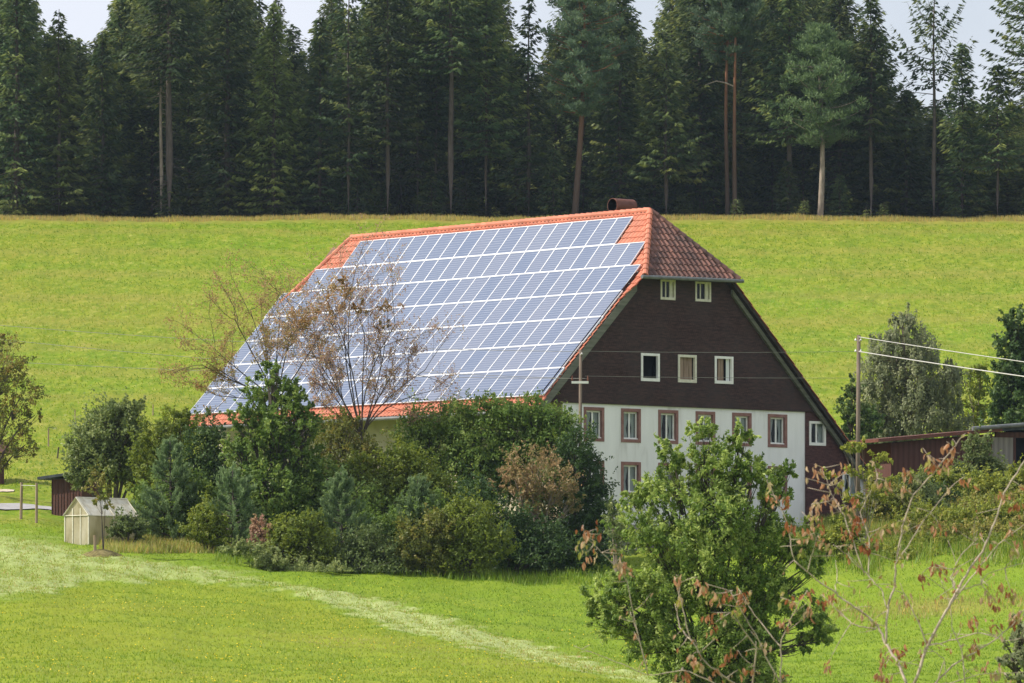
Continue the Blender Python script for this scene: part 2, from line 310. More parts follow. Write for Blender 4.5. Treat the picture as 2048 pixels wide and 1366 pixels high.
def zones(X, Y):
    Z = ter(X, Y); px = 1024+F*X/np.maximum(Y, 40); py = YH-F*Z/np.maximum(Y, 40)
    wob = 5*np.sin(X*1.1+Y)+4*np.sin(X*3.3-Y*2.0)+2.5*np.sin(X*9.0+Y*5)
    t = np.interp(px, SW_X, SW_T)+wob; b = np.interp(px, SW_X, SW_B)+wob
    row = .5+.5*np.sin((py-t)/np.maximum(b-t, 20)*12.5+.8*np.sin(X*.5)); soft = np.interp(px, [0, 450, 800], [1, .6, 0])
    mow = np.clip((py-t)/(6+14*soft), 0, 1)*np.clip((b-py)/6, 0, 1)*(Y > 100)*(Y < 245)*(1-soft*.42*row)*(.86+.14*np.sin(X*2.3+Y*1.1)*np.sin(Y*1.7-X)+.13*np.sin(X*6.1+Y*4))
    olive = np.clip((py-b)/8, 0, 1)*np.clip((1500-px)/200, 0, 1)*(Y < 240)*np.clip(.72+.3*np.sin(X*.5+2*np.sin(Y*.12))*np.sin(Y*.21+X*.2), 0, 1)
    tan = .8*np.clip((Y-413)/9, 0, 1)
    tan = np.maximum(tan, .8*np.clip(1-np.abs(py-1092)/16, 0, 1)*np.clip(1-abs(px-340)/170, 0, 1)*(Y < 235))
    tan = np.maximum(tan, .6*np.clip(1-np.abs(py-1215)/22, 0, 1)*np.clip(1-abs(px-1880)/160, 0, 1)*(Y < 235))
    tan = np.maximum(tan, .5*np.clip((px-1700)/60, 0, 1)*np.clip((2700-px)/400, 0, 1)*(Y > 233)*(Y < 262))
    return mow, olive, tan
ys = np.concatenate([np.arange(-60, 100, 8), np.arange(100, 150, 1.0), np.arange(150, 262, .4), np.arange(262, 440, 1.0), np.arange(440, 700, 10), np.geomspace(700, 6000, 16)])
pxs = np.concatenate([np.array([-14000, -10000, -7000, -4500, -2500, -1500, -900, -500, -250]), np.arange(-120, 2180, 11.), np.array([2300, 2600, 3000, 3800, 5500, 8000, 11000, 15000])])
PX, YY = np.meshgrid(pxs, ys); XX = (PX-1024)/F*np.maximum(YY, 40)
mow, olive, tanz = zones(XX, YY); ZZ = ter(XX, YY)
fine = (YY > 100)*(YY < 262)
ZZ = ZZ+mow*(.05*np.sin(XX*5+YY*3)*np.sin(YY*2.3-XX)+.05*rng.random(XX.shape))+fine*.035*rng.random(XX.shape)
R, Cc = XX.shape; idx = np.arange(R*Cc).reshape(R, Cc)
Q = np.stack([idx[:-1, :-1], idx[:-1, 1:], idx[1:, 1:], idx[1:, :-1]], -1).reshape(-1, 4)
g = MB(); g.add(np.stack([XX, YY, ZZ], -1).reshape(-1, 3), Q)
m, n, p = mat('meadow_grass_ground', .9, .1)
def attr(nm):
    a = n.nodes.new('ShaderNodeAttribute'); a.attribute_name = nm; return a.outputs['Fac']
big = noise(n, .035, 4, .6, stretch=(1, 1.0, 1)); mid = noise(n, .62, 6, .72, stretch=(1, .33, 1)); fin = noise(n, 3.2, 4, .75, stretch=(1, .38, 1)); spk = noise(n, 1.3, 6, .8, stretch=(1, .35, 1))
c = ramp(n, [(.28, (.09, .185, .008)), (.42, (.135, .225, .008)), (.55, (.18, .25, .012)), (.66, (.225, .25, .025)), (.78, (.25, .225, .05))], mid).outputs[0]
c = mixn(n, ramp(n, [(.38, (0, 0, 0)), (.68, (.75,)*3)], big).outputs[0], c, (.24, .235, .025))
c = mixn(n, ramp(n, [(.55, (0, 0, 0)), (.8, (.8,)*3)], spk).outputs[0], c, (.33, .33, .09))
c = mixn(n, ramp(n, [(.30, (.7,)*3), (.45, (0, 0, 0))], fin).outputs[0], c, (.11, .19, .012))
lay = noise(n, 2.1, 5, .8, stretch=(1, .3, 1)); c = mixn(n, ramp(n, [(.36, (.75,)*3), (.50, (0, 0, 0))], lay).outputs[0], c, (.085, .165, .006))
c = mixn(n, ramp(n, [(.54, (0, 0, 0)), (.70, (.8,)*3)], lay).outputs[0], c, (.36, .35, .09))
wv_ = n.nodes.new('ShaderNodeTexWave'); wv_.bands_direction = 'Y'; wv_.inputs['Scale'].default_value = .022; wv_.inputs['Distortion'].default_value = 3.5; wv_.inputs['Detail'].default_value = 3; wv_.inputs['Detail Scale'].default_value = .5; tcw = n.nodes.new('ShaderNodeTexCoord'); n.links.new(tcw.outputs['Object'], wv_.inputs[0])
c = mixn(n, ramp(n, [(.55, (0, 0, 0)), (1, (.35,)*3)], wv_.outputs['Fac']).outputs[0], c, (.25, .22, .05))
c = mixn(n, attr('fresh'), c, mixn(n, mixn(n, .5, fin, mid), (.115, .205, .010), (.22, .30, .022)))
c = mixn(n, attr('olive'), c, mixn(n, fin, (.165, .225, .012), (.275, .295, .026)))
c = mixn(n, attr('mow'), c, mixn(n, fin, (.23, .30, .08), (.44, .48, .22)))
c = mixn(n, attr('tan'), c, mixn(n, fin, (.24, .17, .05), (.38, .27, .10)))
n.links.new(c, p.inputs['Base Color']); bump(n, p, fin, .8, .12)
ground = g.build('ground', m, smooth=True); tag(ground, 'green hillside meadow with a pale mown strip', 'ground', kind='structure')
fresh = np.clip((236-YY)/10, 0, 1)*.75
for nm, arr in (('fresh', fresh), ('mow', mow), ('olive', olive), ('tan', tanz)):
    at = ground.data.attributes.new(nm, 'FLOAT', 'POINT'); at.data.foreach_set('value', arr.ravel().astype(np.float32))

# road behind the greenhouse
def ribbon(name, pts, wd, m, lift=.03):
    pts = np.array(pts); b = MB(); t = nrm(np.gradient(pts, axis=0)); s = np.stack([-t[:, 1], t[:, 0]], -1)
    V = []
    for k in range(len(pts)):
        for e in np.linspace(-1, 1, 7):
            q = pts[k]+s[k]*wd*.5*e*(1+.05*sin(k*1.3)); V.append((q[0], q[1], float(ter(q[0], q[1]))+lift))
    i = np.arange(len(pts)-1)[:, None]*7; j = np.arange(6)[None]
    b.add(V, np.stack([i+j, i+j+1, i+8+j, i+7+j], -1).reshape(-1, 4)); return b.build(name, m, smooth=True)
rd = [gpix(px, py)[:2] for px, py in ((-160, 1012), (-60, 1014), (0, 1016), (60, 1018), (130, 1022), (200, 1026), (270, 1028))]
rd = np.array(rd); tt = np.linspace(0, 6, 60); rd = np.stack([np.interp(tt, range(7), rd[:, k]) for k in (0, 1)], -1)
tag(ribbon('road', rd, 2.6, M['asphalt'], .07), 'pale grey farm road passing the greenhouse', 'road', kind='structure')
M['sand'] = noisy('sandy_gravel', [(.3, (.45, .38, .27)), (.7, (.62, .54, .42))], 3, .95, .1)
rd2 = np.array([gpix(px, 984)[:2] for px in np.linspace(-120, 28, 16)])
tag(ribbon('path', rd2, .7, M['sand'], .06), 'sandy track end beyond the road', 'path', kind='structure')

# ------------------------------------------------------------------ grass (stuff)
def blades(P, h, wd, tint, lean=.5):
    n_ = len(P); a = rng.random(n_)*2*pi; D = np.stack([np.cos(a), np.sin(a), 0*a], -1); s = np.stack([-np.sin(a), np.cos(a), 0*a], -1)
    h = h[:, None]; up = np.array([0, 0, 1.])
    tip = P+up*h+D*h*lean*rng.random((n_, 1))
    V = np.stack([P-s*wd*.5, P+s*wd*.5, tip], 1).reshape(-1, 3); i = np.arange(n_)[:, None]*3
    return V, i+np.arange(3)[None], np.repeat(tint, 3)
gb = MB()
noise2 = lambda x, y: np.sin(x*.9+np.sin(y*.31)*2)+np.sin(y*.23+x*.4)+rng.normal(size=x.shape)*.8
ti_ = .4
def strew(n_, pxr, dr, h, wd, tintf, keep=None, lean=.6):
    d = np.sqrt(rng.uniform(dr[0]**2, dr[1]**2, n_)); px = rng.uniform(*pxr, n_); x = (px-1024)/F*d
    z = ter(x, d); mo, ol, ta = zones(x, d); k = np.ones(n_, bool) if keep is None else keep(px, YH-F*z/d, d, mo)
    global ti_; ti_ = .40+.08*np.sin(x*.13+2*np.sin(d*.05))+.08*np.sin(d*.12+x*.06+1.5*np.sin(x*.05))+.05*np.sin(x*.41-d*.23)
    ti = tintf(mo, ol, ta, n_)
    P = np.stack([x, d, z+.01], -1)[k]; V, T, t = blades(P, rng.uniform(*h, len(P)), wd, ti[k], lean); gb.add(V, T=T, tint=t)
strew(110000, (-250, 2300), (256, 414), (.05, .15), .07, lambda mo, ol, ta, n_: np.clip(ti_+.11*rng.normal(size=n_), .1, .85), lambda px, py, d, mo: ~((d < 275) & (px > 400) & (px < 1750)), 1.8)
inhouse = lambda px, py, d, mo: ~((d > 232) & (px > 400) & (px < 1750))
t1 = lambda mo, ol, ta, n_: np.clip(ti_-.1+.22*ol+mo*(.25+.22*rng.random(n_))+.35*ta+.09*rng.normal(size=n_), 0, .9)
strew(150000, (-60, 2110), (118, 236), (.04, .10), .035, t1, inhouse, 1.9)
strew(60000, (-60, 1300), (150, 226), (.05, .15), .045, lambda mo, ol, ta, n_: np.clip(.64+.12*rng.normal(size=n_), .3, .85), lambda px, py, d, mo: (mo > .3), 2.4)
_n = 2600; _d = np.sqrt(rng.uniform(122**2, 214**2, _n)); _px = rng.uniform(-60, 1500, _n); _x = (_px-1024)/F*_d; _z = ter(_x, _d); _k = (zones(_x, _d)[0] < .2)*(noise2(_x, _d) > .0)
gb.leaves(np.stack([_x, _d, _z+.08], -1)[_k], rng.normal(size=(_k.sum(), 3))*[1, 1, .4], np.array([[0, -.6, .8]])+.3*rng.normal(size=(_k.sum(), 3)), rng.uniform(.035, .07, _k.sum()), .045, np.where(rng.random(_k.sum()) < .93, 1.0, .985))
strew(24000, (-60, 2110), (417.5, 421.5), (.12, .36), .05, lambda mo, ol, ta, n_: np.clip(.82+.10*rng.normal(size=n_), .4, .93), None, .3)
strew(9000, (200, 470), (219, 229), (.15, .45), .04, lambda mo, ol, ta, n_: np.clip(.72+.14*rng.normal(size=n_), .2, .93), lambda px, py, d, mo: (py < 1108)&(py > 1075), .6)
strew(90000, (1640, 2110), (227, 262), (.3, .85), .055, lambda mo, ol, ta, n_: np.clip(.58+.2*rng.normal(size=n_), .05, .93), lambda px, py, d, mo: rng.random(len(d)) < np.clip((d-228-2*np.sin(px*.02)-1.5*np.sin(px*.07))/12, 0, 1), .7)
strew(26000, (1600, 2140), (219, 232), (.12, .6), .05, lambda mo, ol, ta, n_: np.clip(.42+.18*rng.normal(size=n_), .05, .9), lambda px, py, d, mo: rng.random(len(d)) < np.clip((d-221-2*np.sin(px*.021)-1.5*np.sin(px*.06+1))/8, 0, 1)**1.5, .7)
strew(6000, (1640, 2110), (192, 218), (.08, .28), .045, lambda mo, ol, ta, n_: np.clip(.75+.12*rng.normal(size=n_), .3, .93), lambda px, py, d, mo: rng.random(len(d)) < np.exp(-((py-1215-12*np.sin(px*.015))/20)**2), .6)
strew(9000, (430, 1260), (219, 229), (.12, .4), .04, lambda mo, ol, ta, n_: np.clip(.30+.16*rng.normal(size=n_), .05, .8), None, .6)
go = gb.build('meadow_grass', M['grass']); tag(go, 'short and tall meadow grass with yellow flowers', 'grass', kind='stuff')

# ------------------------------------------------------------------ farmhouse
PHI = radians(40.56); HP = np.array([1.589, 233.27, 10.82]); BZ = 6.3
house = empty('farmhouse', (HP[0], HP[1], HP[2]-BZ), 'large farmhouse with brown shingled gable, white lower walls and a solar panelled red roof', 'farmhouse', rz=PHI)
Hu = np.array([-sin(PHI), cos(PHI), 0]); Hv = np.array([cos(PHI), sin(PHI), 0]); Hz = np.array([0, 0, 1.])
def L(u, v, z): return np.array([v, u, z+BZ])            # house frame: u back along the ridge, v across the gable
def phit(px, py, o, e1, e2):                             # sight line against a house plane
    o = HP+o[0]*Hu+o[1]*Hv+o[2]*Hz; ray = np.array([(px-1024)/F, 1, (YH-py)/F]); nn = np.cross(e1, e2); k = (o@nn)/(ray@nn)
    return np.linalg.lstsq(np.array([e1, e2]).T, ray*k-o, rcond=None)[0]
VH = 1.3; GU = .6
def rect_wall(b, u, v0, v1, z0, z1, holes, depth=.22, flip=False, dark=True):
    vs_ = sorted({v0, v1, *[h[0] for h in holes], *[h[1] for h in holes]}); zs = sorted({z0, z1, *[h[2] for h in holes], *[h[3] for h in holes]})
    for i in range(len(vs_)-1):
        for j in range(len(zs)-1):
            cv = (vs_[i]+vs_[i+1])/2; cz = (zs[j]+zs[j+1])/2
            if any(h[0] < cv < h[1] and h[2] < cz < h[3] for h in holes): continue
            b.poly([L(u, vs_[i], zs[j]), L(u, vs_[i+1], zs[j]), L(u, vs_[i+1], zs[j+1]), L(u, vs_[i], zs[j+1])])
    for a0, a1, c0, c1 in holes: reveal(b, u, a0, a1, c0, c1, depth)
def reveal(b, u, a0, a1, c0, c1, depth):
    for (p0, p1) in (((a0, c0), (a1, c0)), ((a1, c0), (a1, c1)), ((a1, c1), (a0, c1)), ((a0, c1), (a0, c0))):
        b.poly([L(u, *p0), L(u, *p1), L(u+depth, *p1), L(u+depth, *p0)])
def lbox(b, u0, u1, v0, v1, z0, z1, mi=0, tint=.5): b.box(v0, v1, u0, u1, z0+BZ, z1+BZ, mi=mi, tint=tint)
def frame_ring(b, u0, u1, a0, a1, c0, c1, t, tb=None, mi=0):
    tb = tb or t
    lbox(b, u0, u1, a0, a0+t, c0, c1, mi); lbox(b, u0, u1, a1-t, a1, c0, c1, mi)
    lbox(b, u0+.001, u1-.001, a0+t, a1-t, c1-t, c1-.001, mi); lbox(b, u0+.001, u1-.001, a0+t, a1-t, c0+.001, c0+tb, mi)
aw = [(2.50, 3.68), (4.66, 5.81), (6.84, 8.02), (9.06, 10.22), (11.25, 12.42), (13.42, 14.60)]
surr = [(a, b_, -1.78, -.30) for a, b_ in aw]+[(a, b_, -4.10, -2.62) for a, b_ in aw]
hole = [(a+.14, b_-.14, c+.14, d-.14) for a, b_, c, d in surr]
def window(a0, a1, c0, c1, u, style, fmat='white', deep=.10, t=.075, surround=None, label=None, yaw=0):
    """frame with glass, curtains behind it and a black box for the unlit room"""
    b = MB(); 
    if surround:
        s0, s1, s2, s3 = surround; frame_ring(b, u-.025, u+.10, s0, s1, s2, s3, .142, .142); wo_ = b.build('window', M['sandstone'], house)
        fr = MB(); frame_ring(fr, u+deep, u+deep+.06, a0+.004, a1-.004, c0+.004, c1-.004, t)
        lbox(fr, u+.02, u+deep, a0+.004, a1-.004, c0+.004, c0+.05)
    else:
        wo_ = None; fr = b; frame_ring(fr, u-.035, u+.09, a0-.001, a1+.001, c0-.001, c1+.001, t+.035, t+.06)
        deep = .05
    cx = (a0+a1)/2
    if style in ('casement', 'open'): lbox(fr, u+deep+.005, u+deep+.05, cx-.045, cx+.045, c0+t, c1-t)
    if style == 'small':
        lbox(fr, u+deep+.005, u+deep+.04, a0+.34, a0+.40, c0+t, c1-t); lbox(fr, u+deep-.02, u+deep+.04, a1-.30, a1-.12, c0+t, c1-t)
    f = fr.build('frame' if surround else 'window', M[fmat], wo_ if surround else house)
    par = wo_ if surround else f
    if label: par['label'] = label
    if style in ('casement', 'open', 'small'):
        g_ = MB(); y = u+deep+.03; g_.poly([L(y, a0+t, c0+t), L(y, a1-t, c0+t), L(y, a1-t, c1-t), L(y, a0+t, c1-t)]); g_.build('pane', M['glass'], par)
    if style in ('casement', 'open'):
        cu = MB(); rr = np.random.default_rng(int(a0*100+c0*10+999))
        for sgn, e in ((1, a0+t), (-1, a1-t)):
            wd = (a1-a0)*rr.uniform(.27, .48); zz = np.linspace(c0+t+.02, c1-t, 6); pts = []
            for k in range(6):
                w_ = wd*(.55+.45*abs(k/5-.35)/.65); pts.append([(e+sgn*w_*q/8, u+deep+.10+.02*sin(q*2.2), zz[k]) for q in range(9)])
            pts = np.array(pts); V = np.array([L(y_, x_, z_) for x_, y_, z_ in pts.reshape(-1, 3)])
            i = np.arange(5)[:, None]*9; j = np.arange(8)[None]; cu.add(V, np.stack([i+j, i+j+1, i+10+j, i+9+j], -1).reshape(-1, 4))
        cu.build('curtain', M['curtain'], par, smooth=True)
    if style == 'boards':
        bo = MB(); x = a0+t+.04; k = 0
        while x < a1-t-.06: x2 = min(x+.17, a1-t-.04); lbox(bo, u+.12+.01*(k % 2), u+.15, x, x2-.008, c0+t+.05, c1-t-.03); x = x2; k += 1
        bo.build('board', M['oldboard'], par)
    if style == 'boards_curtain':
        bo = MB(); 
        for k, x in enumerate((a0+t+.02, a0+t+.24, a0+t+.42)): lbox(bo, u+.12, u+.15, x, x+.15, c0+t+.05, c1-t-.03)
        bo.build('board', M['oldboard'], par); cu = MB(); lbox(cu, u+.10, u+.105, a1-t-.26, a1-t-.06, c0+t+.04, c1-t-.02); cu.build('curtain', M['curtain'], par)
    if style == 'open':     # one leaf tilted inwards
        q = MB(); q.hexa([L(u+deep+.07, cx+.10, c0+.1), L(u+deep+.07, cx+.17, c0+.1), L(u+deep+.10, cx+.17, c0+.1), L(u+deep+.10, cx+.10, c0+.1),
                          L(u+deep+.20, cx+.02, c1-.1), L(u+deep+.20, cx+.08, c1-.1), L(u+deep+.23, cx+.08, c1-.1), L(u+deep+.23, cx+.02, c1-.1)]); q.build('casement_leaf', M['white'], par)
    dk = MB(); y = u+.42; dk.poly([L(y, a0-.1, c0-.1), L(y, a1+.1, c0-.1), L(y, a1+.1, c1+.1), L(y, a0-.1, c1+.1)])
    reveal(dk, u+.16, a0-.05, a1+.05, c0-.05, c1+.05, .26); dk.build('painted_room_shade', M['black'], par)  # black box painted as the darkness of the unlit room
# white plaster walls
b = MB(); rect_wall(b, GU, VH, 15.77, -5.35, -.13, hole, .2)
b.poly([L(GU, 15.77, -5.35), L(GU+2.0, 15.77, -5.35), L(GU+2.0, 15.77, -.13), L(GU, 15.77, -.13)])
lbox(b, GU+.02, GU+.22, 19.06, 19.50, -5.4, -3.05)
b.build('plaster_wall', M['plaster'], house)
b = MB(); b.poly([L(25, VH, -6.2), L(GU+.0, VH, -6.2), L(GU+.0, VH, .9), L(25, VH, .9)]); b.poly([L(25, VH, -6.2), L(25, 19.4, -6.2), L(25, 19.4, -2.6), L(25, 8.2, 8.3), L(25, VH, .9)]); b.build('side_wall', M['cream'], house)
b = MB(); lbox(b, GU-.04, GU+.4, VH-.03, 15.83, -6.9, -5.35); lbox(b, GU-.02, GU+.3, 15.84, 19.52, -7.1, -5.42); lbox(b, GU-1.1, GU+.1, 18.45, 19.15, -6.9, -5.55)
b.build('foundation', M['stone'], house)
for k, (s_, h_) in enumerate(zip(surr, hole)):
    window(*h_, GU, 'open' if k == 4 else 'casement', surround=s_)
# shingle cladding of the gable
def clad(name, outer, holes, u, m, bottom):
    polys = [[Vector((v, z, 0)) for v, z in outer]]+[[Vector((a, c, 0)), Vector((a, d, 0)), Vector((b_, d, 0)), Vector((b_, c, 0))] for a, b_, c, d in holes]
    tr_ = tessellate_polygon(polys); fl = [p_ for q in polys for p_ in q]; b = MB()
    b.add([L(u, p_.x, p_.y) for p_ in fl], T=tr_)
    for h_ in holes: reveal(b, u, *h_, .16)
    b.poly([L(u, bottom[0], bottom[2]), L(u+.16, bottom[0], bottom[2]), L(u+.16, bottom[1], bottom[2]), L(u, bottom[1], bottom[2])])
    return b.build(name, m, house)
mw = [(5.74, 6.83, .92, 2.14), (7.92, 9.02, .93, 2.15), (10.11, 11.22, .95, 2.16)]; tw = [(6.89, 7.76, 4.52, 5.40), (8.95, 9.88, 4.53, 5.40)]
UC = GU-.09
clad('gable_cladding', [(.05, -.15), (15.80, -.15), (16.95, -.15), (11.1, 5.62), (5.38, 5.62), (.05, .30)], mw+tw, UC, M['shingle'], (.05, 16.95, -.15))
wr = (15.93, 16.95, -1.64, -.55); lr = (18.0, 19.03, -3.95, -2.80)
clad('lean_to_cladding', [(15.69, -5.4), (19.05, -5.4), (19.05, -3.0), (19.35, -3.0), (19.35, -2.62), (16.95, -.152), (15.69, -.152)], [wr, (18.0, 19.03, -3.95, -2.80)], GU-.03, M['shingle_red'], (15.8, 19.05, -5.4))
window(*mw[0], UC, 'dark', label='white framed open dark attic window'); window(*mw[1], UC, 'boards', 'cream_paint', label='cream framed attic window closed with boards'); window(*mw[2], UC, 'boards_curtain', label='white framed attic window with boards and curtain')
for t_ in tw: window(*t_, UC, 'small', 'cream_paint', t=.05)
window(*wr, GU-.03, 'casement', label='white framed window in the brown lean-to'); window(*lr, GU-.03, 'casement', label='low white framed window at the lean-to end')
# roof profile (v, z): slightly steeper above the half hip
EVE = (-.5, -.5); KL = (5.42, 5.42); TOP = (8.18, 8.62); KR = (10.95, 5.50); ER = (19.75, -3.15)
AP = (2.62, *TOP); AF = (23.6, *TOP); UF = 25.35
def tiles(b, O, S, T, s0, s1, t0, t1, w_=.26, h_=.36, amp=1.):
    """rows of curved clay tiles on the plane O + s S + t T, trimmed to s0(t)..s1(t)"""
    S = nrm(S); T = nrm(T); N = np.cross(S, T); N = N if N[2] > 0 else -N; O = np.asarray(O, float)
    prof = amp*np.array([0, .028, .045, .028, 0, -.004]); xs = np.array([0, .17, .36, .55, .72, 1.0]); t = t0
    while t < t1-.02:
        ta, tb = t, min(t+h_+.03, t1+.02); a0, a1 = s0(ta), s1(ta); b0, b1 = s0(tb), s1(tb)
        s_start = math.floor(min(a0, b0)/w_)*w_; k = np.arange(int((max(a1, b1)-s_start)/w_)+1)
        s = s_start+k[:, None]*w_+xs[None]*w_
        sl = np.clip(s, a0, a1); sh = np.clip(s, b0, b1)
        lo = O+sl[..., None]*S+ta*T+(prof+.035)[None, :, None]*N; hi = O+sh[..., None]*S+tb*T+(prof-.005)[None, :, None]*N; lip = O+sl[..., None]*S+ta*T-.01*N+0*lo
        V = np.stack([lip, lo, hi], 1).reshape(-1, 3); base = (np.arange(len(k))*18)[:, None]; j = np.arange(5)[None]
        q1 = np.stack([base+j, base+j+1, base+7+j, base+6+j], -1).reshape(-1, 4); q2 = np.stack([base+6+j, base+7+j, base+13+j, base+12+j], -1).reshape(-1, 4)
        b.add(V, np.concatenate([q1, q2]), tint=np.repeat(rng.random(len(k)), 18)); t += h_
EXT = .05
def tl_right(t): return 0.0        # near verge on the left slope (lower part)
slopeL = nrm(L(0, *KL)-L(0, *EVE)); lenL = np.linalg.norm(L(0, *KL)-L(0, *EVE)); lenU = np.linalg.norm(L(0, *TOP)-L(0, *KL)); slopeU = nrm(L(0, *TOP)-L(0, *KL))
hipu = lambda t: AP[0]*t/lenU-.1*(1-t/lenU)
hipf = lambda t: UF+(AF[0]-UF)*t/lenU
b = MB(); nL = np.array([-.72, 0, .70])*.0
tiles(b, L(0, *EVE), (0, 1, 0), slopeL, lambda t: float(np.interp(t, [0, 1.5, lenL-1.4, lenL-.4], [.08, .30, .32, -.05])), lambda t: UF, 0, lenL)
tiles(b, L(0, *KL), (0, 1, 0), slopeU, hipu, hipf, 0, lenU)
# right slope (seen from the side only)
slR = nrm(L(0, *KR)-L(0, *ER)); lenR = np.linalg.norm(L(0, *KR)-L(0, *ER)); slRU = nrm(L(0, *TOP)-L(0, *KR)); lenRU = np.linalg.norm(L(0, *TOP)-L(0, *KR))
tiles(b, L(0, *ER), (0, 1, 0), slR, lambda t: .14, lambda t: UF, 0, lenR, .52, .72)
tiles(b, L(0, *KR), (0, 1, 0), slRU, lambda t: AP[0]*t/lenRU-.1, lambda t: UF+(AF[0]-UF)*t/lenRU, 0, lenRU, .52, .72)
roof = b.build('roof', M['tile'], house)
# slab under the tiles
b = MB(); TH = .16
def slab(pts, dn=TH):
    P = np.array([L(*q) for q in pts]); c = np.cross(P[1]-P[0], P[2]-P[0]); nn = nrm(c); nn = nn if nn[2] > 0 else -nn
    up = P-nn*.02; dnn = P-nn*dn; k = len(P)
    b.add(np.concatenate([up, dnn]), [(i, (i+1) % k, k+(i+1) % k, k+i) for i in range(k)], [(0, i, i+1) for i in range(1, k-1)]+[(k, k+i+1, k+i) for i in range(1, k-1)])
slab([(0.34, *EVE), (UF-.03, *EVE), (UF-.03, *KL), (0.34, *KL)]); slab([(0.0, *KL), (UF-.03, *KL), AF, AP])
slab([(0.17, *ER), (UF-.03, *ER), (UF-.03, *KR), (0.17, *KR)]); slab([(0.0, *KR), (UF-.03, *KR), AF, AP])
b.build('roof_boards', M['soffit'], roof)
# near half hip
HL = (-.12, 5.40, 5.45); HR = (-.12, 10.97, 5.52); b = MB()
hb = L(*HL); Sx = L(*HR)-hb; hlen = np.linalg.norm(Sx); Sx = nrm(Sx); apx = L(*AP); sa = (apx-hb)@Sx; Tx = apx-hb-sa*Sx; ht = np.linalg.norm(Tx)
tiles(b, hb, Sx, Tx, lambda t: sa*t/ht, lambda t: hlen+(sa-hlen)*t/ht, 0, ht, .30, .38, 1.9)
hip = b.build('hip_end', M['oldtile'], house)
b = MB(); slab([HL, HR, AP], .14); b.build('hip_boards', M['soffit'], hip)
b = MB()
P = np.array([L(UF+.1, 5.40, 5.45), L(UF+.1, 10.97, 5.5), L(*AF)]); b.add(P+np.array([0, 0, .05]), T=[(0, 1, 2)]); b.build('far_hip_end', M['tile'], house)
# ridge and hip caps
def caps(b, A, B, r=.13, seg=.38):
    A = np.array(A); B = np.array(B); Ln = np.linalg.norm(B-A); d = (B-A)/Ln; n_ = max(1, int(Ln/seg)); up = nrm(np.array([0, 0, 1.])-d[2]*d); s = np.cross(d, up)
    for k in range(n_):
        p0 = A+d*(k*Ln/n_-.03); p1 = A+d*((k+1)*Ln/n_+.02); an = np.linspace(-.15*pi, 1.15*pi, 8)
        lo = p0+(r*1.18)*(np.cos(an)[:, None]*s+np.sin(an)[:, None]*up); hi = p1+r*.9*(np.cos(an)[:, None]*s+np.sin(an)[:, None]*up); li = p0+r*.7*(np.cos(an)[:, None]*s+np.sin(an)[:, None]*up)
        j = np.arange(7); b.add(np.concatenate([li, lo, hi]), np.concatenate([np.stack([j, j+1, 9+j, 8+j], -1), np.stack([8+j, 9+j, 17+j, 16+j], -1)]), tint=rng.random())
b = MB(); caps(b, L(AF[0], *TOP), L(AP[0]-.05, *TOP)); caps(b, L(HL[0]-.02, HL[1], HL[2]+.03), L(*AP)); caps(b, L(UF+.12, 5.40, 5.47), L(*AF)); b.build('ridge_cap', M['tile'], roof)
b = MB(); caps(b, L(HR[0]-.02, HR[1], HR[2]+.03), L(*AP)); b.build('hip_cap', M['oldtile'], hip)
# gutters, bargeboards, rafters boards
b = MB(); b.tube([L(-.22, 5.15, 5.40), L(-.22, 11.15, 5.47)], .085, 8); b.build('gutter', M['zinc'], hip)
b = MB(); b.tube([L(-.02, -.60, -.58), L(UF, -.60, -.58)], .08, 8); b.build('gutter', M['zinc'], roof)
b = MB()
def strip(u0, u1, a, c, dn0, dn1):   # board along a verge, offsets measured down from the roof line
    P = []
    for (v, z) in (a, c):
        P.append([(u0, v, z-dn0), (u1, v, z-dn0), (u1, v, z-dn1), (u0, v, z-dn1)])
    b.hexa([L(*P[0][k]) for k in range(4)]+[L(*P[1][k]) for k in range(4)])
strip(.28, .335, (EVE[0]+.1, EVE[1]+.1), (KL[0]-.1, KL[1]-.1), .03, .50)
b.build('bargeboard', M['bargeboard'], roof)
b = MB(); strip(UC-.16, UC-.02, (19.5, -2.93), (KR[0]+.12, KR[1]-.16), .22, .46); b.build('bargeboard', M['bargeboard'], roof)
# chimney with a rusty barrel cowl behind the ridge
b = MB(); lbox(b, 4.75, 5.45, 8.35, 9.0, 7.6, 8.75); ch = b.build('chimney', M['stone'], house)
b = MB(); an = np.linspace(0, 2*pi, 25)[:-1]; cz = 8.98
for r_, fl in ((.33, 0), (.305, 1)):
    A_ = np.array([L(5.1+r_*cos(a), 8.15, cz+r_*sin(a)) for a in an]); B_ = np.array([L(5.1+r_*cos(a), 9.35, cz+r_*sin(a)) for a in an])
    j = np.arange(24); b.add(np.concatenate([A_, B_]), np.stack([j, (j+1) % 24, 24+(j+1) % 24, 24+j], -1), mi=fl)
j = np.arange(24); Ao = np.array([L(5.1+.33*cos(a), 8.15, cz+.33*sin(a)) for a in an]); Ai = np.array([L(5.1+.305*cos(a), 8.15, cz+.305*sin(a)) for a in an])
b.add(np.concatenate([Ao, Ai]), np.stack([j, (j+1) % 24, 24+(j+1) % 24, 24+j], -1))
Bm = np.array([L(5.1+.305*cos(a), 9.30, cz+.305*sin(a)) for a in an]); b.add(Bm, T=[(0, i, i+1) for i in range(1, 23)], mi=1)
b.build('chimney_cowl', [M['rust'], M['black']], ch, smooth=True)
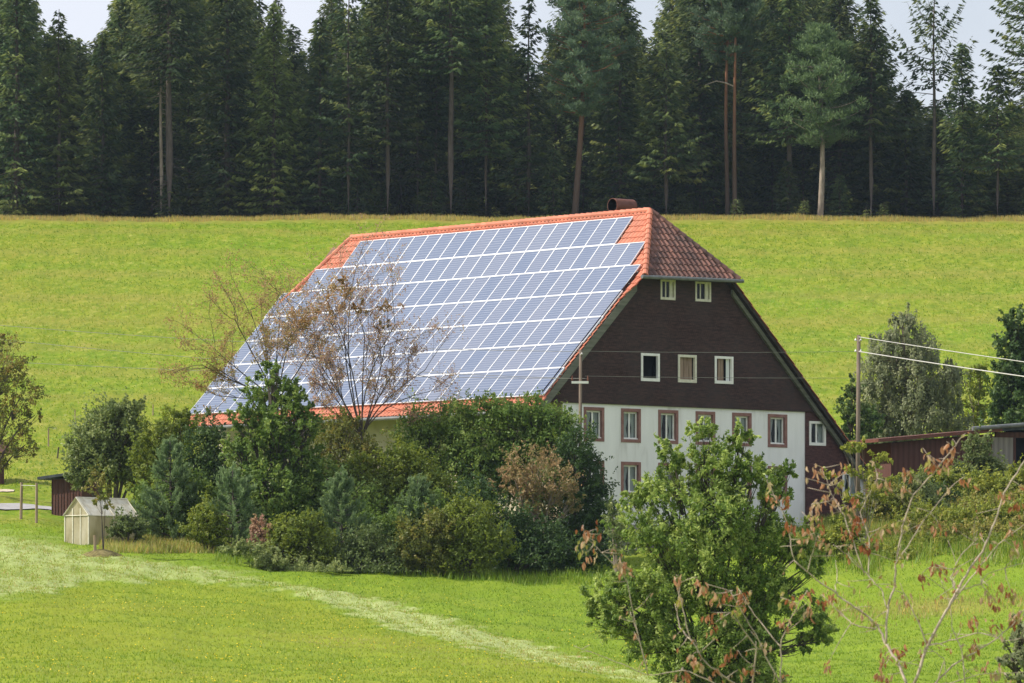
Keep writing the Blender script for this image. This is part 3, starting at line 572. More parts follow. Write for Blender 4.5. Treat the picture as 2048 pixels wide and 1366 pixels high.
# solar panels
rowpx = [(1270, 437, 19), (1295, 487, 23), (1285, 533, 25), (1249, 585.5, 25), (1210, 637, 25), (1168, 689, 25), (1133, 739, 25), (1095, 790, 0)]
SL = cos(radians(45))*Hv+sin(radians(45))*Hz; lu = math.hypot(TOP[0]-KL[0], TOP[1]-KL[1]); SUp = (TOP[0]-KL[0])/lu*Hv+(TOP[1]-KL[1])/lu*Hz
tk = KL[0]*math.sqrt(2); info = []
for px, py, n_ in rowpx:
    u_, t_ = phit(px, py, (0, 0, .0), Hu, SL)
    if t_ > tk: u_, t2 = phit(px, py, (0, *KL), Hu, SUp); t_ = tk+t2
    info.append((u_, t_, n_))
print('panel rows', [(round(a, 2), round(b_, 2)) for a, b_, c_ in info])
def prof(t):
    if t <= tk: return np.array([t/math.sqrt(2), t/math.sqrt(2)])
    return np.array([KL[0]+(t-tk)*(TOP[0]-KL[0])/lu, KL[1]+(t-tk)*(TOP[1]-KL[1])/lu])
ub = [3.7, 1.55, .52, .48, .44, .38, .22]
plist = []
for k in range(7):
    u0 = info[k][0]; t1_ = info[k][1]; t0_ = info[k+1][1]
    if k == 6: t0_ = .02
    for q in range(info[k][2]): plist.append((u0+q*1.01, t0_+.009, t1_-.009, k))
plist.sort(key=lambda e: e[0])
def panel_geo(b, u0, t0_, t1_):
    a = prof(t0_); c = prof(t1_); A0 = L(u0+.006, *a); A1 = L(u0+1.004, *a); B0 = L(u0+.006, *c); B1 = L(u0+1.004, *c)
    ex = np.array([0, 1., 0]); ey = nrm(B0-A0); nn = np.cross(ex, ey); nn = nn if nn[2] > 0 else -nn; Ly = np.linalg.norm(B0-A0); Wx = .998
    O = A0+nn*.13
    def R3(x0, x1, y0, y1, h): return [O+ex*x0+ey*y0+nn*h, O+ex*x1+ey*y0+nn*h, O+ex*x1+ey*y1+nn*h, O+ex*x0+ey*y1+nn*h]
    fx, fy = .026, .036
    for (x0, x1, y0, y1) in ((0, fx, 0, Ly), (Wx-fx, Wx, 0, Ly), (fx, Wx-fx, 0, fy), (fx, Wx-fx, Ly-fy, Ly)):
        b.hexa(R3(x0, x1, y0, y1, -.04)+R3(x0, x1, y0, y1, .012), mi=1)
    b.add(R3(fx, Wx-fx, fy, Ly-fy, 0), [(0, 1, 2, 3)], tint=[0, 0, 1, 1], mi=0)
    b.add(R3(fx, Wx-fx, fy, Ly-fy, -.035), [(0, 3, 2, 1)], mi=1)
rest = MB()
for i, (u0, t0_, t1_, k) in enumerate(plist):
    if i < 100:
        b = MB(); panel_geo(b, u0, t0_, t1_); b.build('solar_panel', [M['cell'], M['alu']], house)
    else: panel_geo(rest, u0, t0_, t1_)
tag(rest.build('solar_panels', [M['cell'], M['alu']], house), kind='stuff')
# mounting rails under the panels
b = MB()
for k in range(7):
    u0 = info[k][0]; n_ = info[k][2]
    for q in (.3, .75):
        tt_ = info[k+1][1]+(info[k][1]-info[k+1][1])*q if k < 6 else .02+(info[6][1])*q
        a = prof(tt_); P0_ = L(u0-.08, *a)+np.array([-.055, 0, .055]); P1_ = L(u0+n_*1.01+.05, *a)+np.array([-.055, 0, .055]); b.tube([P0_, P1_], .03, 4)
b.build('mounting_rail', M['zinc'], house)

# ------------------------------------------------------------------ small buildings
def planar(px, py, d): return W(px, py, d)
# greenhouse
gp = G(150, 224.6); A = gpix(130, 1068, 215, 240)
base = G(152, 224); e1 = nrm(np.array([.78, -.62, 0])); e2 = nrm(np.array([.62, .78, 0]))   # e1: across the front gable, e2: back
Wg = 1.32; Lg = 3.0; hg = 1.22; rg = .70
gr = empty('greenhouse', (base[0]-.45, base[1], base[2]-.05), 'small milky plastic greenhouse with a pitched roof beside the road', 'greenhouse', rz=math.atan2(e1[1], e1[0]))
b = MB(); y0, y1 = 0, Lg
b.poly([(0, 0, 0), (Wg, 0, 0), (Wg, 0, hg), (Wg/2, 0, hg+rg), (0, 0, hg)]); b.poly([(0, y1, 0), (0, y1, hg), (Wg/2, y1, hg+rg), (Wg, y1, hg), (Wg, y1, 0)])
b.poly([(0, 0, 0), (0, 0, hg), (0, y1, hg), (0, y1, 0)]); b.poly([(Wg, 0, 0), (Wg, y1, 0), (Wg, y1, hg), (Wg, 0, hg)]); b.build('wall', M['plastic'], gr)
b = MB(); 
for sx, xe in ((-1, -.04), (1, Wg+.04)):
    b.hexa([(xe, -.05, hg-.02), (xe, y1+.05, hg-.02), (Wg/2, y1+.05, hg+rg+.02), (Wg/2, -.05, hg+rg+.02), (xe, -.05, hg+.0), (xe, y1+.05, hg+.0), (Wg/2, y1+.05, hg+rg+.04), (Wg/2, -.05, hg+rg+.04)])
b.build('roof', M['plastic_roof'], gr)
b = MB()
for x, y in ((0, 0), (Wg, 0), (0, y1), (Wg, y1), (Wg*.33, 0), (Wg*.66, 0), (Wg, y1*.5)): b.box(x-.022, x+.022, y-.024, y+.022, 0, hg+(.3 if 0 < x < Wg else 0))
b.tube([(0, -.03, hg), (Wg, -.03, hg)], .022, 4); b.tube([(Wg+.03, 0, hg), (Wg+.03, y1, hg)], .022, 4); b.tube([(Wg+.05, -.06, hg+.0), (Wg/2, -.06, hg+rg+.05), (-.05, -.06, hg)], .028, 4)
for yy in (0, y1/2, y1): b.tube([(Wg+.05, yy, hg+.02), (Wg/2, yy, hg+rg+.055)], .018, 4)
b.tube([(Wg/2, -.06, hg+rg+.05), (Wg/2, y1+.06, hg+rg+.05)], .025, 4)
b.build('frame', M['cream_paint'], gr)
# plank hut
hb_ = G(104, 241); hut = empty('garden_hut', (hb_[0], hb_[1], hb_[2]-.05), 'small red-brown plank hut with a dark flat roof behind the greenhouse', 'hut', rz=radians(-25))
b = MB(); b.box(0, 1.5, 0, 1.6, 0, 1.62); b.build('wall', M['redplank'], hut)
for k in range(8):
    bb = None
b = MB()
for k in range(11): x = k*.15; b.box(x-.012, x+.018, -.022, -.001, .02, 1.6)
b.build('batten', M['redplank'], hut)
b = MB(); b.hexa([(-.55, -.35, 1.60), (1.8, -.35, 1.86), (1.8, 1.9, 1.86), (-.55, 1.9, 1.60), (-.55, -.35, 1.72), (1.8, -.35, 1.98), (1.8, 1.9, 1.98), (-.55, 1.9, 1.72)]); b.build('roof', M['felt'], hut)
# house corner far left (reddish roof behind the tree)
cb_ = G(-40, 262); cab = empty('cabin', (cb_[0], cb_[1], cb_[2]-.3), 'brownish cabin with a pitched roof half hidden by the tree at the left edge', 'cabin', rz=radians(20))
b = MB(); b.poly([(-1.5, 0, 0), (1.2, 0, 0), (1.2, 0, 1.9), (-1.5, 0, 1.9)]); b.poly([(1.2, 0, 0), (1.2, 3, 0), (1.2, 3, 1.9), (1.2, 0, 1.9)]); b.poly([(1.2, 3, 0), (-1.5, 3, 0), (-1.5, 3, 1.9), (1.2, 3, 1.9)]); b.poly([(-1.5, 3, 0), (-1.5, 0, 0), (-1.5, 0, 1.9), (-1.5, 3, 1.9)])
b.build('wall', M['redplank'], cab)
b = MB(); b.hexa([(-1.8, -.3, 1.85), (1.6, -.3, 1.75), (1.6, 3.3, 1.75), (-1.8, 3.3, 1.85), (-1.2, .8, 3.6), (.4, .8, 3.5), (.4, 2.2, 3.5), (-1.2, 2.2, 3.6)]); b.build('roof', M['oldtile'], cab)
# barn at the right
bb_ = W(1785, 958, 253); barn = empty('barn', (bb_[0], bb_[1], bb_[2]-.6), 'long low red-brown plank barn with a flat sloping roof at the right edge', 'barn', rz=radians(24))
ZB = .6
def bx(px, py): # point on the barn front plane in local coordinates
    d0 = np.array([cos(radians(24)), sin(radians(24))]); ray = np.array([(px-1024)/F, 1.]); nn = np.array([-d0[1], d0[0]]); k = (bb_[:2]@nn)/(ray@nn)
    P_ = ray*k; return (P_-bb_[:2])@d0, (YH-py)/F*k-bb_[2]+.6
x0, zt0 = bx(1782, 886); x1, zt1 = bx(1985, 868); x2, zt2 = bx(2110, 856); xr0, zr0 = bx(1745, 884)
b = MB(); b.hexa([(x0, 0, 0), (x1, 0, 0), (x1, 4, 0), (x0, 4, 0), (x0, 0, zt0), (x1, 0, zt1), (x1, 4, zt1), (x0, 4, zt0)]); b.build('wall', M['redplank'], barn)
b = MB(); b.hexa([(xr0, -.6, zr0-.02), (x1+.2, -.6, zt1+.10), (x1+.2, 4.4, zt1+.10), (xr0, 4.4, zr0-.02), (xr0, -.6, zr0+.13), (x1+.2, -.6, zt1+.27), (x1+.2, 4.4, zt1+.27), (xr0, 4.4, zr0+.13)], mi=0); b.build('roof', M['rust'], barn)
b = MB(); xa = bx(1995, 900)[0]; xb = bx(2026, 900)[0]; b.box(x1-.02, xb, -.02, .1, 0, zt1-.15); b.build('plank_panel', M['greyplank'], barn)
b = MB(); b.box(xb, x2, .6, .7, 0, zt2-.1); b.box(x1, x1+.1, 0, 4, 0, zt1-.1); b.build('painted_bay_shade', M['black'], barn)  # black boxes stand in for the shade inside the open bay
b = MB(); b.box(xa-.1, x2, -.05, .12, zt1-.15, zt1+.1); b.box(xb, xb+.12, -.05, .1, 0, zt1-.1); b.build('lintel', M['redplank'], barn)
xg, zg = bx(1930, 866); b = MB(); b.tube([(xg, -.72, zt1+.20), (x2+.4, -.72, zt2+.30)], .10, 8); b.build('gutter', M['zinc'], barn)
b = MB(); b.hexa([(x1+.21, -.6, zt1+.10), (x2+.4, -.6, zt2+.12), (x2+.4, 4.4, zt2+.12), (x1+.21, 4.4, zt1+.10), (x1+.21, -.6, zt1+.24), (x2+.4, -.6, zt2+.27), (x2+.4, 4.4, zt2+.27), (x1+.21, 4.4, zt1+.24)]); b.build('felt_roof', M['felt'], barn)
# concrete water trough at the foot of the lean-to is left to the foundation; fence posts
def post(px, py0, py1, wpx, label, m='post', d=None, lean=0, name='fence_post', group=None):
    P_ = gpix(px, py0) if d is None else G(px, d); d = P_[1]; h = (py0-py1)/F*d; b = MB(); r_ = wpx/F*d/2
    zz = np.linspace(-.25, h, 5); b.tube([(lean*z/max(h, .1), .01*sin(z*3), z) for z in zz], [r_, r_*1.03, r_, r_*.97, r_*.95], 7)
    o = b.build(name, M[m], loc=tuple(P_)); return tag(o, label, 'post', group), P_, h
_, pa, ha = post(42, 1040, 965, 6, 'grey wooden fence post left of its pair beside the road', lean=.03, group='posts by the road')
_, pb, hb2 = post(73, 1048, 967, 5.5, 'brown wooden fence post nearest the greenhouse', lean=.01, group='posts by the road')
b = MB(); b.tube([pa+[0, 0, ha*.92], pb+[0, 0, hb2*.93]], .012, 5); tag(b.build('fence_wire', M['wire']), 'pale wire strung between the two posts by the road', 'wire')
post(97, 893, 857, 3, 'thin grey post on the meadow above the plank hut', group='thin posts on the slope'); post(115, 917, 895, 3.2, 'short dark leaning stake just above the plank hut', 'bark', lean=.06, group='thin posts on the slope')
post(150, 840, 820, 2.4, 'small pale post on the meadow left of the round apple tree top', group='thin posts on the slope'); post(306, 832, 810, 2.4, 'small grey post on the meadow right of the round apple tree top', group='thin posts on the slope')

# ------------------------------------------------------------------ poles and wires
def pole(px, ytop, d, r0, label, arm=None, tops=()):
    g0 = G(px, d); top = W(px, ytop, d); h = top[2]-g0[2]
    e = empty('utility_pole', g0-np.array([0, 0, .3]), label, 'utility pole'); b = MB(); b.tube([(0, 0, 0), (.0, 0, h*.5), (0.03, 0, h+.3)], [r0, r0*.9, r0*.8], 10); b.build('pole', M['wood_pole'], e, smooth=True)
    if arm:
        za = (YH-arm)/F*d-g0[2]+.3; a = MB(); a.box(-.36, .36, -.17, -.09, za-.05, za+.05); ar = a.build('crossarm', M['white'], e)
        for x in (-.33, .33): i = MB(); i.tube([(x, -.13, za+.05), (x, -.13, za+.12), (x, -.13, za+.15), (x, -.13, za+.3)], [.02, .05, .04, .012], 7); i.build('insulator', M['rust'], ar)
    for (dx, yt) in tops:
        za = (YH-yt)/F*d-g0[2]+.3; i = MB(); i.tube([(dx*.4, -.1, za-.06), (dx, -.14, za), (dx, -.14, za+.08)], [.02, .05, .03], 7); i.build('insulator', M['insul'], e)
    return e
pole(1160, 700, 231, .085, 'weathered pole with a white crossarm in front of the gable', 765, ((0.08, 708),))
pole(1716, 670, 233, .105, 'tall grey pole standing right of the gable roof', None, ((-.12, 680), (.12, 680), (-.12, 702), (.12, 702)))
_pe = W(1718, 674, 232.9)+(W(2300, 752, 190)-W(1718, 674, 232.9))*1.9
pole(1024+F*_pe[0]/_pe[1], YH-F*(_pe[2]+.2)/_pe[1], _pe[1], .11, 'far right wooden pole carrying the two pale wires', None, ((-.12, YH-F*(_pe[2]+.1)/_pe[1]),))
def wirep(A_, B_, sag, r_, m, label, n_=24):
    A_ = np.array(A_); B_ = np.array(B_); t = np.linspace(0, 1, n_)[:, None]; P_ = A_+(B_-A_)*t; P_[:, 2] -= (4*sag*t*(1-t))[:, 0]
    b = MB(); b.tube(P_, r_, 5); return tag(b.build('power_line', M[m]), label, 'power line')
wirep(W(1718, 674, 232.9), W(1718, 674, 232.9)+(W(2300, 752, 190)-W(1718, 674, 232.9))*1.9, .12, .016, 'wire', 'upper pale wire from the tall grey pole to the right edge')
wirep(W(1718, 703, 232.9), W(1718, 703, 232.9)+(W(2300, 778, 190)-W(1718, 703, 232.9))*1.9, .16, .022, 'wire', 'lower pale twin wire from the tall grey pole to the right edge')
wirep(W(1712, 703, 232.8), W(1162, 702, 231), .05, .008, 'darkwire', 'thin wire crossing the gable just below the top of the poles')
wirep(W(1712, 756, 232.8), W(1170, 752, 231), .03, .008, 'darkwire', 'thin wire crossing the gable at crossarm height')
wirep(W(1158, 703, 231), W(-200, 632, 262), .35, .010, 'darkwire', 'uppermost thin wire running left across the solar roof')
wirep(W(1145, 757, 231), W(-200, 655, 262), .35, .010, 'darkwire', 'middle thin wire running left across the meadow')
wirep(W(1173, 757, 231), W(-200, 710, 262), .25, .010, 'darkwire', 'lowest thin wire running left across the meadow')

# ------------------------------------------------------------------ vegetation
def bez(a, c, bend, n_=6):
    a = np.array(a, float); c = np.array(c, float); t = np.linspace(0, 1, n_)[:, None]; m_ = (a+c)/2+bend; return (1-t)**2*a+2*t*(1-t)*m_+t**2*c
def shrub(name, label, cat, d, base, lobes, leaf, n_, size=.11, bark='bark', trunk=.07, group=None, clump=.32, seed=1, tone=(.15, .9), aspect=.55, hang=0., shell=.38, per=26, limbs=True, spread=1.0, parent=None):
    """a woody plant: limbs to every lobe of the crown, twigs to leaf clumps, leaves round the twigs.  lobes in photo pixels at distance d"""
    n_ = int(n_*1.45); size = size*1.36
    r_ = np.random.default_rng(seed); B = G(base, d) if not isinstance(base, tuple) else W(base[0], base[1], d)
    e = parent if parent is not None else empty(name, B, label, cat, group); B = B if parent is None else np.array(parent.location); s = d/F; fo = MB(); wd = MB(); vol = np.array([(l[2]*l[3])**.9 for l in lobes]); vol = vol/vol.sum()
    allC = []
    for k, l in enumerate(lobes):
        cx, cy, rx, ry = l[:4]; dd = l[4] if len(l) > 4 else r_.uniform(-.35, .35)*rx*s
        c = W(cx, cy, d+dd)-B; rad = np.array([rx*s, rx*s*.9, ry*s]); nc = max(3, int(n_*vol[k]/per))
        q = nrm(r_.normal(size=(nc, 3))); ph_ = r_.random(4)*6.28; q = q*(1+.17*np.sin(3.1*np.arctan2(q[:, 2], q[:, 0])+ph_[0])+.12*np.sin(7*np.arctan2(q[:, 2], q[:, 0])+ph_[1]))[:, None]*(shell+(1-shell)*r_.random((nc, 1))**.6)*r_.uniform(.82, 1.08, (nc, 1)); C = c+q*rad
        C[:, 2] = np.maximum(C[:, 2], .05 if not isinstance(base, tuple) else -9)
        if limbs:
            P_ = bez((0, 0, -.15), c, np.array([0, 0, .25*np.linalg.norm(c)])*(1 if abs(c[0]) > .3 else 0)+r_.normal(size=3)*.08); wd.tube(P_, np.linspace(trunk, trunk*.35, 6), 6)
            for j in range(0, nc, 2 if nc < 30 else 4):
                P_ = bez(c*.75+(C[j]-c)*.05, C[j], r_.normal(size=3)*.07, 4); wd.tube(P_, np.linspace(trunk*.3, trunk*.08, 4), 4, cap=False)
        out = nrm(q/rad*rad.min()); allC.append(np.concatenate([C, out, np.full((nc, 1), min(rad.mean(), 1.6)*clump)], 1))
    C = np.concatenate(allC); k = r_.integers(0, len(C), n_); cr = C[k, 6:7]*spread
    sdir_ = nrm(C[:, 3:6]*.55+r_.normal(size=(len(C), 3))*.55+np.array([0, 0, .55-.6*hang])); tq = r_.random((n_, 1)); sl_ = np.clip(.5+r_.exponential(.55, (len(C), 1)), .5, 2.6)
    dn = r_.normal(size=(n_, 3)); P_ = C[k, :3]+sdir_[k]*(tq*2.1-.7)*cr*sl_[k]+dn*cr*(.36-.2*tq)*np.array([1, 1, .9]); P_[:, 2] -= hang*cr[:, 0]*r_.random(n_)*2; P_[:, 2] = np.maximum(P_[:, 2], .03 if not isinstance(base, tuple) else -9)
    D = nrm(r_.normal(size=(n_, 3))+C[k, 3:6]*.6+np.array([0, 0, -.25-hang])); N = nrm(nrm(r_.normal(size=(n_, 3)))*.75+nrm(dn)*.55+C[k, 3:6]*.75+np.array([0, 0, .45])); N = nrm(N-D*(N*D).sum(1, keepdims=True)+1e-4)
    cl = r_.random(len(C))[k]; ti = np.clip(tone[0]+(tone[1]-tone[0])*(.62*cl+.38*r_.random(n_)), 0, 1)  # clump tint contrast paints leaf glints and dark gaps into the colour
    fo.leaves(P_, D, N, size*r_.uniform(.7, 1.3, n_), size*aspect*r_.uniform(.8, 1.2, n_), ti)
    fo.build('foliage', M[leaf], e)
    if limbs: wd.build('branches', M[bark], e)
    return e
def conifer_mesh(H, hb, R, seed, n_br=6, step=.42, spray=.42, dens=1.0, droop=.42, sparse=0., prof_=.75, tr=.24, dead=0, upturn=.25, lean=0., tmat=None, hue=0):
    """returns (foliage MB, trunk MB): whorls of drooping limbs carrying hanging sprays"""
    r_ = np.random.default_rng(seed); fo = MB(); wd = MB(); z = hb
    zz = np.linspace(-.3, H, 12); wd.tube(np.stack([lean*(zz/H)**1.3*1.0+.04*np.sin(zz*.6+seed), .04*np.cos(zz*.5), zz], -1), tr*(1-zz/H*.93)+.012, 8, tint=0); wd.t[-1] = np.clip(np.repeat(zz/H, 8), 0, 1)
    ax = lambda z: np.array([lean*(max(z, 0)/H)**1.3, 0, 0])
    C = []; Dv = []; Nv = []; Lv = []; T = []
    while z < H-.2:
        f = (z-hb)/(H-hb); Rl = R*((1-f)**prof_)*(.55+.45*min(1, f*6+.35))+.12; nb = max(3, int(n_br*(1-.35*f))); a0 = r_.random()*6.28
        for q in range(nb):
            if r_.random() < sparse: continue
            a = a0+q*6.283/nb+r_.normal()*.25; ln = Rl*r_.uniform(.6, 1.12); s = np.linspace(0, 1, 7)
            dr = droop*(1-f*1.2); x = s*ln; zc = z+ln*(-dr*s+upturn*s**2.5)+ln*.15*f*2*s
            P_ = ax(z)+np.stack([x*cos(a), x*sin(a), zc], -1); wd.tube(P_[[0, 3, 6]], [.035*(1-f)+.015, .02, .006], 3, tint=.2, cap=False)
            ns = int(ln*9*dens*(1+.4*(spray < .4)))+3; u = r_.uniform(.12, 1, ns)**.8; i = np.clip((u*6).astype(int), 0, 5); w_ = (u*6-i)[:, None]; c = P_[i]*(1-w_)+P_[i+1]*w_
            side = np.array([-sin(a), cos(a), 0]); sd = r_.choice([-1, 1], ns)[:, None]; out = np.array([cos(a), sin(a), 0])
            wid = (.42*ln*(1-u)+.18)[:, None]; off = r_.random((ns, 1))*wid
            c = c+side*sd*off-np.array([0, 0, 1])*off*.35*r_.random((ns, 1))
            dv = nrm(out*.8+side*sd*r_.uniform(.3, 1.1, (ns, 1))+np.array([0, 0, -1])*r_.uniform(.1, .9, (ns, 1))); nv = nrm(np.array([0, 0, 1.])+r_.normal(size=(ns, 3))*.5)
            C.append(c); Dv.append(dv); Nv.append(nv); Lv.append(spray*r_.uniform(.6, 1.3, ns)); T.append(np.clip(.02+.28*u+.22*r_.random(ns)+.42*r_.random()**1.6+hue, 0, 1))  # paler outer sprays and random limbs: sunlit highlights painted into the tint
        z += step*r_.uniform(.7, 1.3)*(1-.45*f)
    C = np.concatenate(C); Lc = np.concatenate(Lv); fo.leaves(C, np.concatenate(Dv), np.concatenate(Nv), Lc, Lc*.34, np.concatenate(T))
    for k in range(dead):
        h = r_.uniform(.08, .95)*hb; a = r_.random()*6.28; ln = r_.uniform(.8, 2.6); P_ = ax(h)+np.array([(0, 0, h), (ln*.5*cos(a), ln*.5*sin(a), h-ln*.1), (ln*cos(a), ln*sin(a), h-ln*.45)]); wd.tube(P_, [.03, .02, .006], 4, tint=.1)
    return fo, wd
def pine_mesh(H, hb, R, seed, tr=.2, lean=0., n_=9, puff=.55, dens=1., flat=.6, wob=.15):
    r_ = np.random.default_rng(seed); fo = MB(); wd = MB(); zz = np.linspace(-.3, H*.97, 14)
    cx = lambda z: lean*(z/H)+wob*np.sin(z/H*5+seed)
    wd.tube(np.stack([cx(zz), wob*.6*np.cos(zz/H*4), zz], -1), tr*(1-.8*zz/H)+.02, 9, tint=0); wd.t[-1] = np.repeat(np.clip(zz/H*1.25, 0, 1), 9)
    z = hb; C = []; Rr = []
    while z < H:
        f = (z-hb)/(H-hb); Rl = R*(np.sin(pi*min(.95, .22+.78*f))**.7)*(1 if f < .85 else .8)
        for q in range(max(2, int(n_*.45))):
            a = r_.random()*6.28; ln = Rl*r_.uniform(.45, 1.1); c0 = np.array([cx(z), 0, z]); up = ln*r_.uniform(.05, .4)
            P_ = bez(c0, c0+[ln*cos(a), ln*sin(a), up], np.array([0, 0, -.1*ln])+r_.normal(size=3)*.1, 5); wd.tube(P_, np.linspace(.06*(1-f)+.025, .012, 5), 4, tint=.8, cap=False)
            for u in np.arange(.35, 1.05, .22): i = min(3, int(u*4)); pt = P_[i]+(P_[i+1]-P_[i])*(u*4-i); C.append(pt+r_.normal(size=3)*.22*ln*.4); Rr.append(puff*r_.uniform(.6, 1.15))
        z += (H-hb)/n_/2.0*r_.uniform(.7, 1.3)
    C = np.array(C); Rr = np.array(Rr); nn = int(60*dens); k = np.repeat(np.arange(len(C)), nn); q = nrm(r_.normal(size=(len(k), 3))); rad = r_.random((len(k), 1))**.5
    P_ = C[k]+q*rad*Rr[k][:, None]*np.array([1, 1, flat]); D = nrm(q+np.array([0, 0, .7])+r_.normal(size=(len(k), 3))*.35); N = nrm(r_.normal(size=(len(k), 3)))
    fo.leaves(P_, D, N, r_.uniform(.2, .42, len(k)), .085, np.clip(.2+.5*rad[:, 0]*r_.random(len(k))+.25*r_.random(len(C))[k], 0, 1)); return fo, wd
def put(fo, wd, name, label, cat, P_, leaf, bark, group=None, sc=1, rz=0):
    e = empty(name, P_, label, cat, group, rz); e.scale = (sc, sc, sc); fo.build('crown', M[leaf], e); wd.build('trunk', M[bark], e, smooth=True); return e

# ---- forest edge
GF = 'trees of the forest edge'; sF = 425/F
def FT(px, ytop, ycb, R, kind, label, d=424, seed=0, leaf=None, bark=None, tw=12, **kw):
    P_ = G(px, d, .1); H = (YH-ytop)/F*d-P_[2]; hb = max(.5, (YH-ycb)/F*d-P_[2]); tr = tw/F*d/2
    if kind == 'pine': fo, wd = pine_mesh(H, hb, R, seed, tr=tr, **kw); put(fo, wd, 'pine_tree', label, 'pine tree', P_, leaf or 'pineneedle', bark or 'bark_pine', GF)
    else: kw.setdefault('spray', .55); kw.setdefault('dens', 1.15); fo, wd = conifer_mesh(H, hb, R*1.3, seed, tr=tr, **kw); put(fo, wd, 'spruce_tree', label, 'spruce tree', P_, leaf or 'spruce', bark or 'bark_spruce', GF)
FT(34, -140, 415, 3.6, 's', 'dark drooping spruce at the left end of the forest edge', seed=2, tw=14, droop=.6)
FT(118, 18, 405, 2.6, 's', 'slimmer yellowish spruce left of the first gap of sky', seed=3, leaf='spruce_light', tw=9, sparse=.3)
FT(205, 62, 415, 2.7, 's', 'lower spruce under the gap of sky at the upper left', d=427, seed=4, tw=9)
FT(338, -200, 150, 4.4, 's', 'thick grey trunked spruce with bare dead lower branches near the left', seed=5, tw=17, dead=18, droop=.45)
FT(322, -60, 225, 2.0, 's', 'spruce with a slender pale trunk touching the thickest trunk', d=425.5, seed=6, tw=8, bark='bark_pale', dead=6, sparse=.4)
FT(455, -160, 405, 4.0, 's', 'broad spruce right of the thickest grey trunk', d=428, seed=7, tw=13)
FT(548, 5, 410, 3.1, 's', 'pointed spruce just left of the small sky gap above the meadow', d=426, seed=8, leaf='spruce_light', tw=10)
FT(640, 28, 400, 2.7, 's', 'pointed spruce just right of the small sky gap above the far ridge end', d=426, seed=9, tw=9)
FT(697, -90, 340, 2.9, 's', 'sparse topped spruce with a thin trunk above the far roof hip', seed=10, tw=7, sparse=.35)
FT(775, -110, 275, 3.4, 's', 'spruce with a straight brown bare trunk above the left third of the ridge', seed=12, tw=10, dead=4)
FT(835, -60, 350, 2.8, 's', 'thin trunked spruce two trunks left of the thick one above the ridge', d=427, seed=13, tw=5)
FT(902, -190, 130, 4.2, 's', 'thick trunked spruce with a long bare stem above the middle of the ridge', seed=14, tw=14, dead=12)
FT(872, -40, 230, 2.4, 's', 'spruce whose thin grey trunk touches the thick one above the ridge', d=427, seed=15, tw=6, dead=8)
FT(972, -80, 300, 3.2, 's', 'spruce with a thin stem right of the thick trunk above the middle of the ridge', d=426, seed=16, tw=6)
FT(1057, -10, 400, 2.6, 's', 'thin topped spruce against the sky left of the orange stemmed pine', d=427, seed=17, tw=9, sparse=.45)
FT(1152, -90, 225, 3.6, 'pine', 'tall leaning pine with orange upper stem above the right part of the ridge', seed=18, tw=13, lean=.8, n_=13)
FT(1240, -130, 400, 3.0, 's', 'dark spruce between the orange stemmed pine and the chimney', d=428, seed=19, tw=9)
FT(1332, 98, 345, 3.5, 's', 'green cone shaped spruce with a short pale stem just above the roof apex', seed=20, tw=9, leaf='spruce', hue=.12)
FT(1452, -60, 120, 2.8, 'pine', 'pine with a red-brown leaning stem behind the pale bare stem', d=425, seed=21, tw=9, lean=.3, n_=11)
FT(1470, -40, 70, 2.3, 'pine', 'pine with a pale orange bare stem and one crooked bare branch', seed=22, tw=9, wob=.05, n_=9)
FT(1400, -150, 380, 3.6, 's', 'tall dark spruce behind the two orange stemmed pines', d=430, seed=23, tw=9)
FT(1578, -40, 270, 3.6, 's', 'dark spruce with a grey stem left of the bright blue-green pine', d=425, seed=24, tw=13)
FT(1641, 55, 285, 3.7, 'pine', 'bright blue-green pine with a whitish orange trunk', seed=25, tw=12, leaf='bluepine', bark='bark_pale', n_=12, d=422.5, puff=.7)
FT(1742, -8, 265, 3.1, 's', 'pointed spruce with a straight brown stem right of the bright pine', seed=26, tw=9)
FT(1680, -110, 380, 3.0, 's', 'tall spruce behind the bright blue-green pine', d=430, seed=27, tw=9)
FT(1868, -40, 215, 3.5, 's', 'thin topped spruce with upswept bare looking branches against the sky', seed=28, tw=10, sparse=.45, upturn=.85, droop=.25, step=.5)
FT(1925, 85, 410, 2.4, 's', 'small pointed spruce between the thin topped spruce and the right edge', d=428, seed=29, tw=7)
FT(1995, 130, 335, 2.7, 's', 'lower round headed spruce near the right edge with a thin pale stem', seed=30, tw=6)
FT(2072, -160, 180, 4.0, 's', 'tall spruce cut by the right edge with long reaching branches', seed=31, tw=12, sparse=.2, droop=.2)
FT(1812, 175, 405, 2.2, 's', 'low dark spruce in the sky gap beside the thin topped spruce', d=430, seed=32, tw=7)
# crooked bare branch on the pale stem pine
pz = [o for o in COL.objects if o.get('label', '').startswith('pine with a pale orange bare stem')][0]
b = MB(); q = lambda px, py: W(px, py, 424)-np.array(pz.location); b.tube([q(1470, 174), q(1452, 166), q(1433, 162), q(1410, 170)], [.07, .06, .05, .02], 6, tint=.9); b.build('branch', M['bark_pale'], pz)
